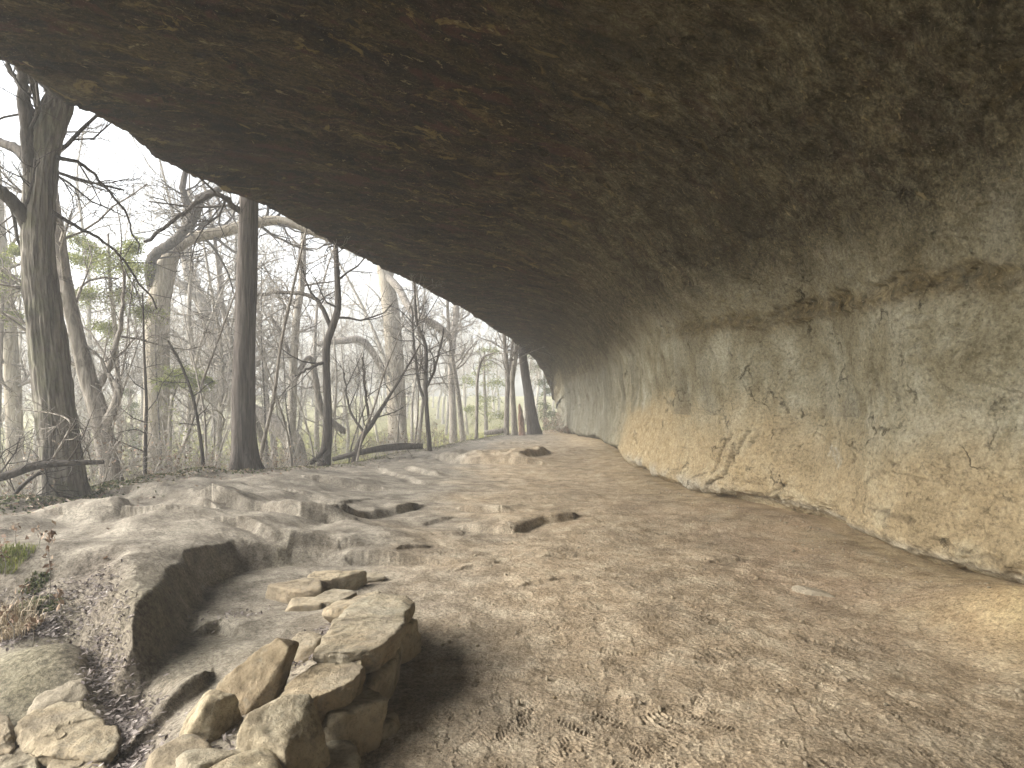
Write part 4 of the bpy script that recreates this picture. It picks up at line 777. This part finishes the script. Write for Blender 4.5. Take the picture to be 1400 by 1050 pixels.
def tuft(px, py, z, n, h, spread, seed, label, mat, name='grass_tuft', broad=.0):
    rg = np.random.default_rng(seed); x0, y0 = G(px, py, z); z0 = gz(x0, y0); p = np.clip(rg.normal(0, spread, (n, 2)), -1.4 * spread, 1.4 * spread); b = np.stack([p[:, 0], p[:, 1], ground(p[:, 0] + x0, p[:, 1] + y0) - z0 - .01], 1)
    a = rg.uniform(0, 6.28, n); L = h * rg.uniform(.5, 1.2, n); ln = rg.uniform(.15, .9, n); dr = np.stack([np.cos(a), np.sin(a), 0 * a], 1); sd = np.stack([-np.sin(a), np.cos(a), 0 * a], 1) * (.0022 + broad)
    m = b + dr * (L * ln * .35)[:, None] + [0, 0, 1] * (L * .65)[:, None]; t = b + dr * (L * ln)[:, None] + [0, 0, 1] * (L * (1 - .45 * ln))[:, None]
    V = np.stack([b - sd, b + sd, m + sd * .9, m - sd * .9, t], 1).reshape(-1, 3); i = np.arange(n)[:, None] * 5; o = mesh_from(name, V, [i + [[0, 1, 2, 3]], i + [[3, 2, 4]]], mat, None, False, dict(tint=np.repeat(rg.random(n), 5))); o.location = (x0, y0, z0); tag(o, label, 'grass' if 'grass' in name else 'plant')
tuft(12, 778, .3, 700, .09, .10, 1, 'bright green mossy grass tuft at the left frame edge', L_GRASS)
tuft(32, 812, .25, 420, .09, .07, 2, 'dark green leafy tuft on the bank slope below bright tuft', L_IVY, 'green_plant', .006)
tuft(68, 818, .22, 160, .06, .035, 3, 'small dark green tuft at the foot of the tall dried stalk', L_IVY, 'green_plant', .005)
tuft(48, 790, .28, 200, .05, .05, 5, 'sparse low green sprig between the bright tuft and tall stalk', L_IVY, 'green_plant', .004)
tuft(30, 858, .1, 220, .14, .06, 6, 'smaller straw-coloured dead grass clump right of the long one', L_BITS, 'grass_tuft', .001)
tuft(8, 850, .1, 340, .22, .08, 4, 'clump of long straw-coloured dead grass hanging down the near bank', L_BITS, 'grass_tuft', .001)

# ------------------------------------------------------------------ stuff: litter, ground cover, pebbles, meadow, far woods
def scatter(name, label, mat, P, size, seed, flat, asp, curl=.3):
    rg = np.random.default_rng(seed); P = np.column_stack([P, ground(P[:, 0], P[:, 1], True) + rg.uniform(.002, .02, len(P))]); lv, lf, a = leaves(P, size * rg.uniform(.6, 1.3, len(P)), rg, flat, asp, curl)
    return tag(mesh_from(name, lv, [lf], mat, None, False, dict(tint=a)), label, None, None, 'stuff')
def along(poly, n, spread, rg):
    poly = np.array(poly); s = rg.random(n) * (len(poly) - 1); i = s.astype(int); return poly[i] + (poly[i + 1] - poly[i]) * (s - i)[:, None] + rg.normal(0, 1, (n, 2)) * spread
rg = np.random.default_rng(77)
lit = np.vstack([along([G(128, 815, .15), G(140, 880, .1), G(155, 940, 0), G(180, 1000, -.1), G(180, 1070, -.1)], 1500, (.05, .08), rg), along([(-1.2, 3.55), (-1.15, 4.0), (-1.0, 4.4)], 900, (.09, .10), rg), along([G(-20, 800, .3), G(90, 800, .3)], 1200, (.15, .12), rg), along([G(-10, 835, .2), G(70, 838, .2)], 1200, (.16, .10), rg),
                 along([(-1.5, 2.5), (-1.15, 2.7)], 160, (.12, .1), rg), along([G(290, 860, 0), G(330, 845, 0)], 90, (.15, .1), rg), along([(-3.1, 2.9), (-2, 3.1)], 200, (.3, .12), rg)])
scatter('leaf_litter', 'greyish dead leaves drifted in the gully and between the stones', L_LITTER, lit, .036, 78, .75, .45, .5)
ed = np.array(EDGE[3:12]); cov = np.vstack([along(ed, 9000, (.35, .3), rg) + [-.12, 0], along(ed[:4], 5000, (.35, .5), rg) + [-.4, 0], along(ed[:5], 3500, (1.0, .6), rg) + [-1.6, 0]])
scatter('ground_cover', 'low ivy and small leaves edging the path along the bank', L_IVY, cov, .055, 79, .25, .6)
scatter('fallen_leaves', 'brown dead leaves strewn on the bank under the thicket', L_DEAD, np.vstack([along(ed, 6000, (.6, .5), rg) + [-.5, 0], along(ed[:6], 9000, (1.6, .8), rg) + [-2.4, 0]]), .06, 80, .6, .5)
bits = np.vstack([rg.uniform([-1.2, 2.2], [4.4, 5.5], (3600, 2)), rg.uniform([-1.5, 5], [4.4, 12], (3600, 2))]); bits = bits[bits[:, 0] < crv(WX, 1, bits[:, 1]) - .3]
scatter('plant_debris', 'tiny leaf crumbs and straw scattered over the dirt floor', L_BITS, bits, .015, 81, .8, .28)
def pebbles():
    rg = np.random.default_rng(3); yw = rg.uniform(4.5, 18, 420); WB = np.column_stack([crv(WX, 1, yw) - .08 - np.abs(rg.normal(0, .22, 420)), yw]); bm = bmesh.new(); bmesh.ops.create_icosphere(bm, subdivisions=2, radius=1); D = np.array([v.co for v in bm.verts]); Fc = np.array([[v.index for v in f.verts] for f in bm.faces]); bm.free()
    P = np.vstack([rg.uniform([-.6, 2.2], [4.0, 9], (420, 2)), WB, along([(-.55, 2.6), (-.3, 4.2)], 60, (.1, .1), rg)]); P = P[P[:, 0] < crv(WX, 1, P[:, 1]) - .12]; n = len(P)
    s = .004 + .013 * rg.random(n) ** 3; z = ground(P[:, 0], P[:, 1], True); V = D[None] * (1 + .25 * rg.normal(size=(n, 1, 3))) * s[:, None, None] + np.column_stack([P, z + s * .3])[:, None]; f = (np.arange(n)[:, None, None] * len(D) + Fc[None]).reshape(-1, 3)
    tag(mesh_from('pebble_gravel', V.reshape(-1, 3), [f], MS, None, True, dict(soil=np.repeat(rg.random(n) * .8, len(D)))), 'small loose pebbles scattered over the dirt floor', None, None, 'stuff')
pebbles()
def meadow():
    rg = np.random.default_rng(31); n = 60000; d = 11 + 50 * rg.random(n) ** 1.4; px = rg.uniform(-120, 760, n); x = (px - HX) * d / F; e = psd(x, d, EDGE)[0]; k = (e > 1.0) & (fbm(x * .25, d * .25, 0, 2, 4) > -.25); x, d = x[k], d[k]; n = len(x)
    b = np.column_stack([x, d, ground(x, d) - .02]); a = rg.uniform(0, 6.28, n); h = rg.uniform(.12, .42, n); w = .006 + .0009 * d; sd = np.column_stack([np.cos(a) * w, np.sin(a) * w, 0 * a]); t = b + np.column_stack([rg.normal(0, .1, n), rg.normal(0, .1, n), h])
    V = np.stack([b - sd, b + sd, t], 1).reshape(-1, 3); tag(mesh_from('grass', V, [np.arange(3 * n).reshape(-1, 3)], L_MEADOW, None, False, dict(tint=np.repeat(rg.random(n), 3))), 'yellow-green grass on the lower ground beyond the bank', None, None, 'stuff')
meadow()
def far_woods():
    rg = np.random.default_rng(41); kinds = [bg_tree(600 + i, 13 + i, None, None, .05, 9, 3.4, .17, .016) for i in range(4)]; Vs, F4, F3, n0 = [], [], [], 0
    for q in range(150):
        d = rg.uniform(72, 125); px = rg.uniform(-150, 800); x = (px - HX) * d / F; a = rg.uniform(0, 6.28); s = rg.uniform(.8, 1.3); c, sn = math.cos(a) * s, math.sin(a) * s; off = np.array([x, d, gz(x, d)])
        for V, f, _ in kinds[q % 4]:
            V = np.column_stack([V[:, 0] * c - V[:, 1] * sn, V[:, 0] * sn + V[:, 1] * c, V[:, 2] * s]) + off; Vs.append(V)
            for g_ in f: (F4 if g_.shape[1] == 4 else F3).append(g_ + n0)
            n0 += len(V)
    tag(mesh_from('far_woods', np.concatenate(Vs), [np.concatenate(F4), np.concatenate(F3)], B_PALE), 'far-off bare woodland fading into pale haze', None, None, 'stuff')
far_woods()

# ------------------------------------------------------------------ air
def haze():
    V = np.array([(a, b, c) for a in (-155, 155) for b in (-155, 155) for c in (-6, 32)], float); f = [(0, 1, 3, 2), (4, 6, 7, 5), (0, 4, 5, 1), (2, 3, 7, 6), (0, 2, 6, 4), (1, 5, 7, 3)]
    m = bpy.data.materials.new('haze_air'); m.use_nodes = True; nt = m.node_tree; nt.nodes.clear(); o = nt.nodes.new('ShaderNodeOutputMaterial'); v = nt.nodes.new('ShaderNodeVolumePrincipled'); v.inputs['Color'].default_value = (.93, .95, .97, 1); v.inputs['Density'].default_value = HAZE; v.inputs['Anisotropy'].default_value = .2
    nt.links.new(v.outputs[0], o.inputs['Volume']); m.cycles.homogeneous_volume = True
    tag(mesh_from('haze', V, [np.array(f)], m, None, False), 'thin pale haze among the trees', None, None, 'stuff')
HAZE = .0046
haze()

# ------------------------------------------------------------------ light and camera
SUN_EL, SUN_AZ, SUN_POWER, SUN_ANGLE, SKY, EXPO = 31, -97, 1.5, 50, .048, 3.2     # azimuth from the view direction, minus = left
w = bpy.data.worlds.new('World'); SC.world = w; w.use_nodes = True; nt = w.node_tree; nt.nodes.clear()
o = nt.nodes.new('ShaderNodeOutputWorld'); bg = nt.nodes.new('ShaderNodeBackground'); sk = nt.nodes.new('ShaderNodeTexSky'); sk.sky_type = 'NISHITA'; sk.sun_disc = False
sk.sun_elevation = math.radians(SUN_EL); sk.sun_rotation = math.radians(SUN_AZ); sk.air_density = 1.2; sk.dust_density = 4.0; sk.ozone_density = 1
hs = nt.nodes.new('ShaderNodeHueSaturation'); hs.inputs['Saturation'].default_value = .4; nt.links.new(sk.outputs[0], hs.inputs['Color']); nt.links.new(hs.outputs[0], bg.inputs[0]); bg.inputs[1].default_value = SKY; nt.links.new(bg.outputs[0], o.inputs[0])
ld = bpy.data.lights.new('sun', 'SUN'); ld.energy = SUN_POWER; ld.angle = math.radians(SUN_ANGLE); ld.color = (1, .96, .90); lo = bpy.data.objects.new('sun', ld); C.objects.link(lo)
az, el = math.radians(SUN_AZ), math.radians(SUN_EL); sv = Vector((math.sin(az) * math.cos(el), math.cos(az) * math.cos(el), math.sin(el))); lo.rotation_euler = sv.to_track_quat('Z', 'Y').to_euler(); lo.location = sv * 40
cd = bpy.data.cameras.new('camera'); co = bpy.data.objects.new('camera', cd); C.objects.link(co); co.location = (0, 0, EYE); co.rotation_euler = (PI / 2, 0, 0)
cd.sensor_width = 36; cd.lens = 36 * F / 1400; cd.shift_y = (HY - 525) / 1400; cd.clip_end = 1000; cd.clip_start = .05; SC.camera = co
SC.view_settings.view_transform = 'Standard'; SC.view_settings.look = 'None'; SC.view_settings.exposure = EXPO; SC.view_settings.gamma = 1
cy = SC.cycles; cy.use_denoising = True; cy.max_bounces = 6; cy.diffuse_bounces = 5; cy.glossy_bounces = 2; cy.transmission_bounces = 3; cy.volume_bounces = 1; cy.transparent_max_bounces = 4; cy.sample_clamp_indirect = 3
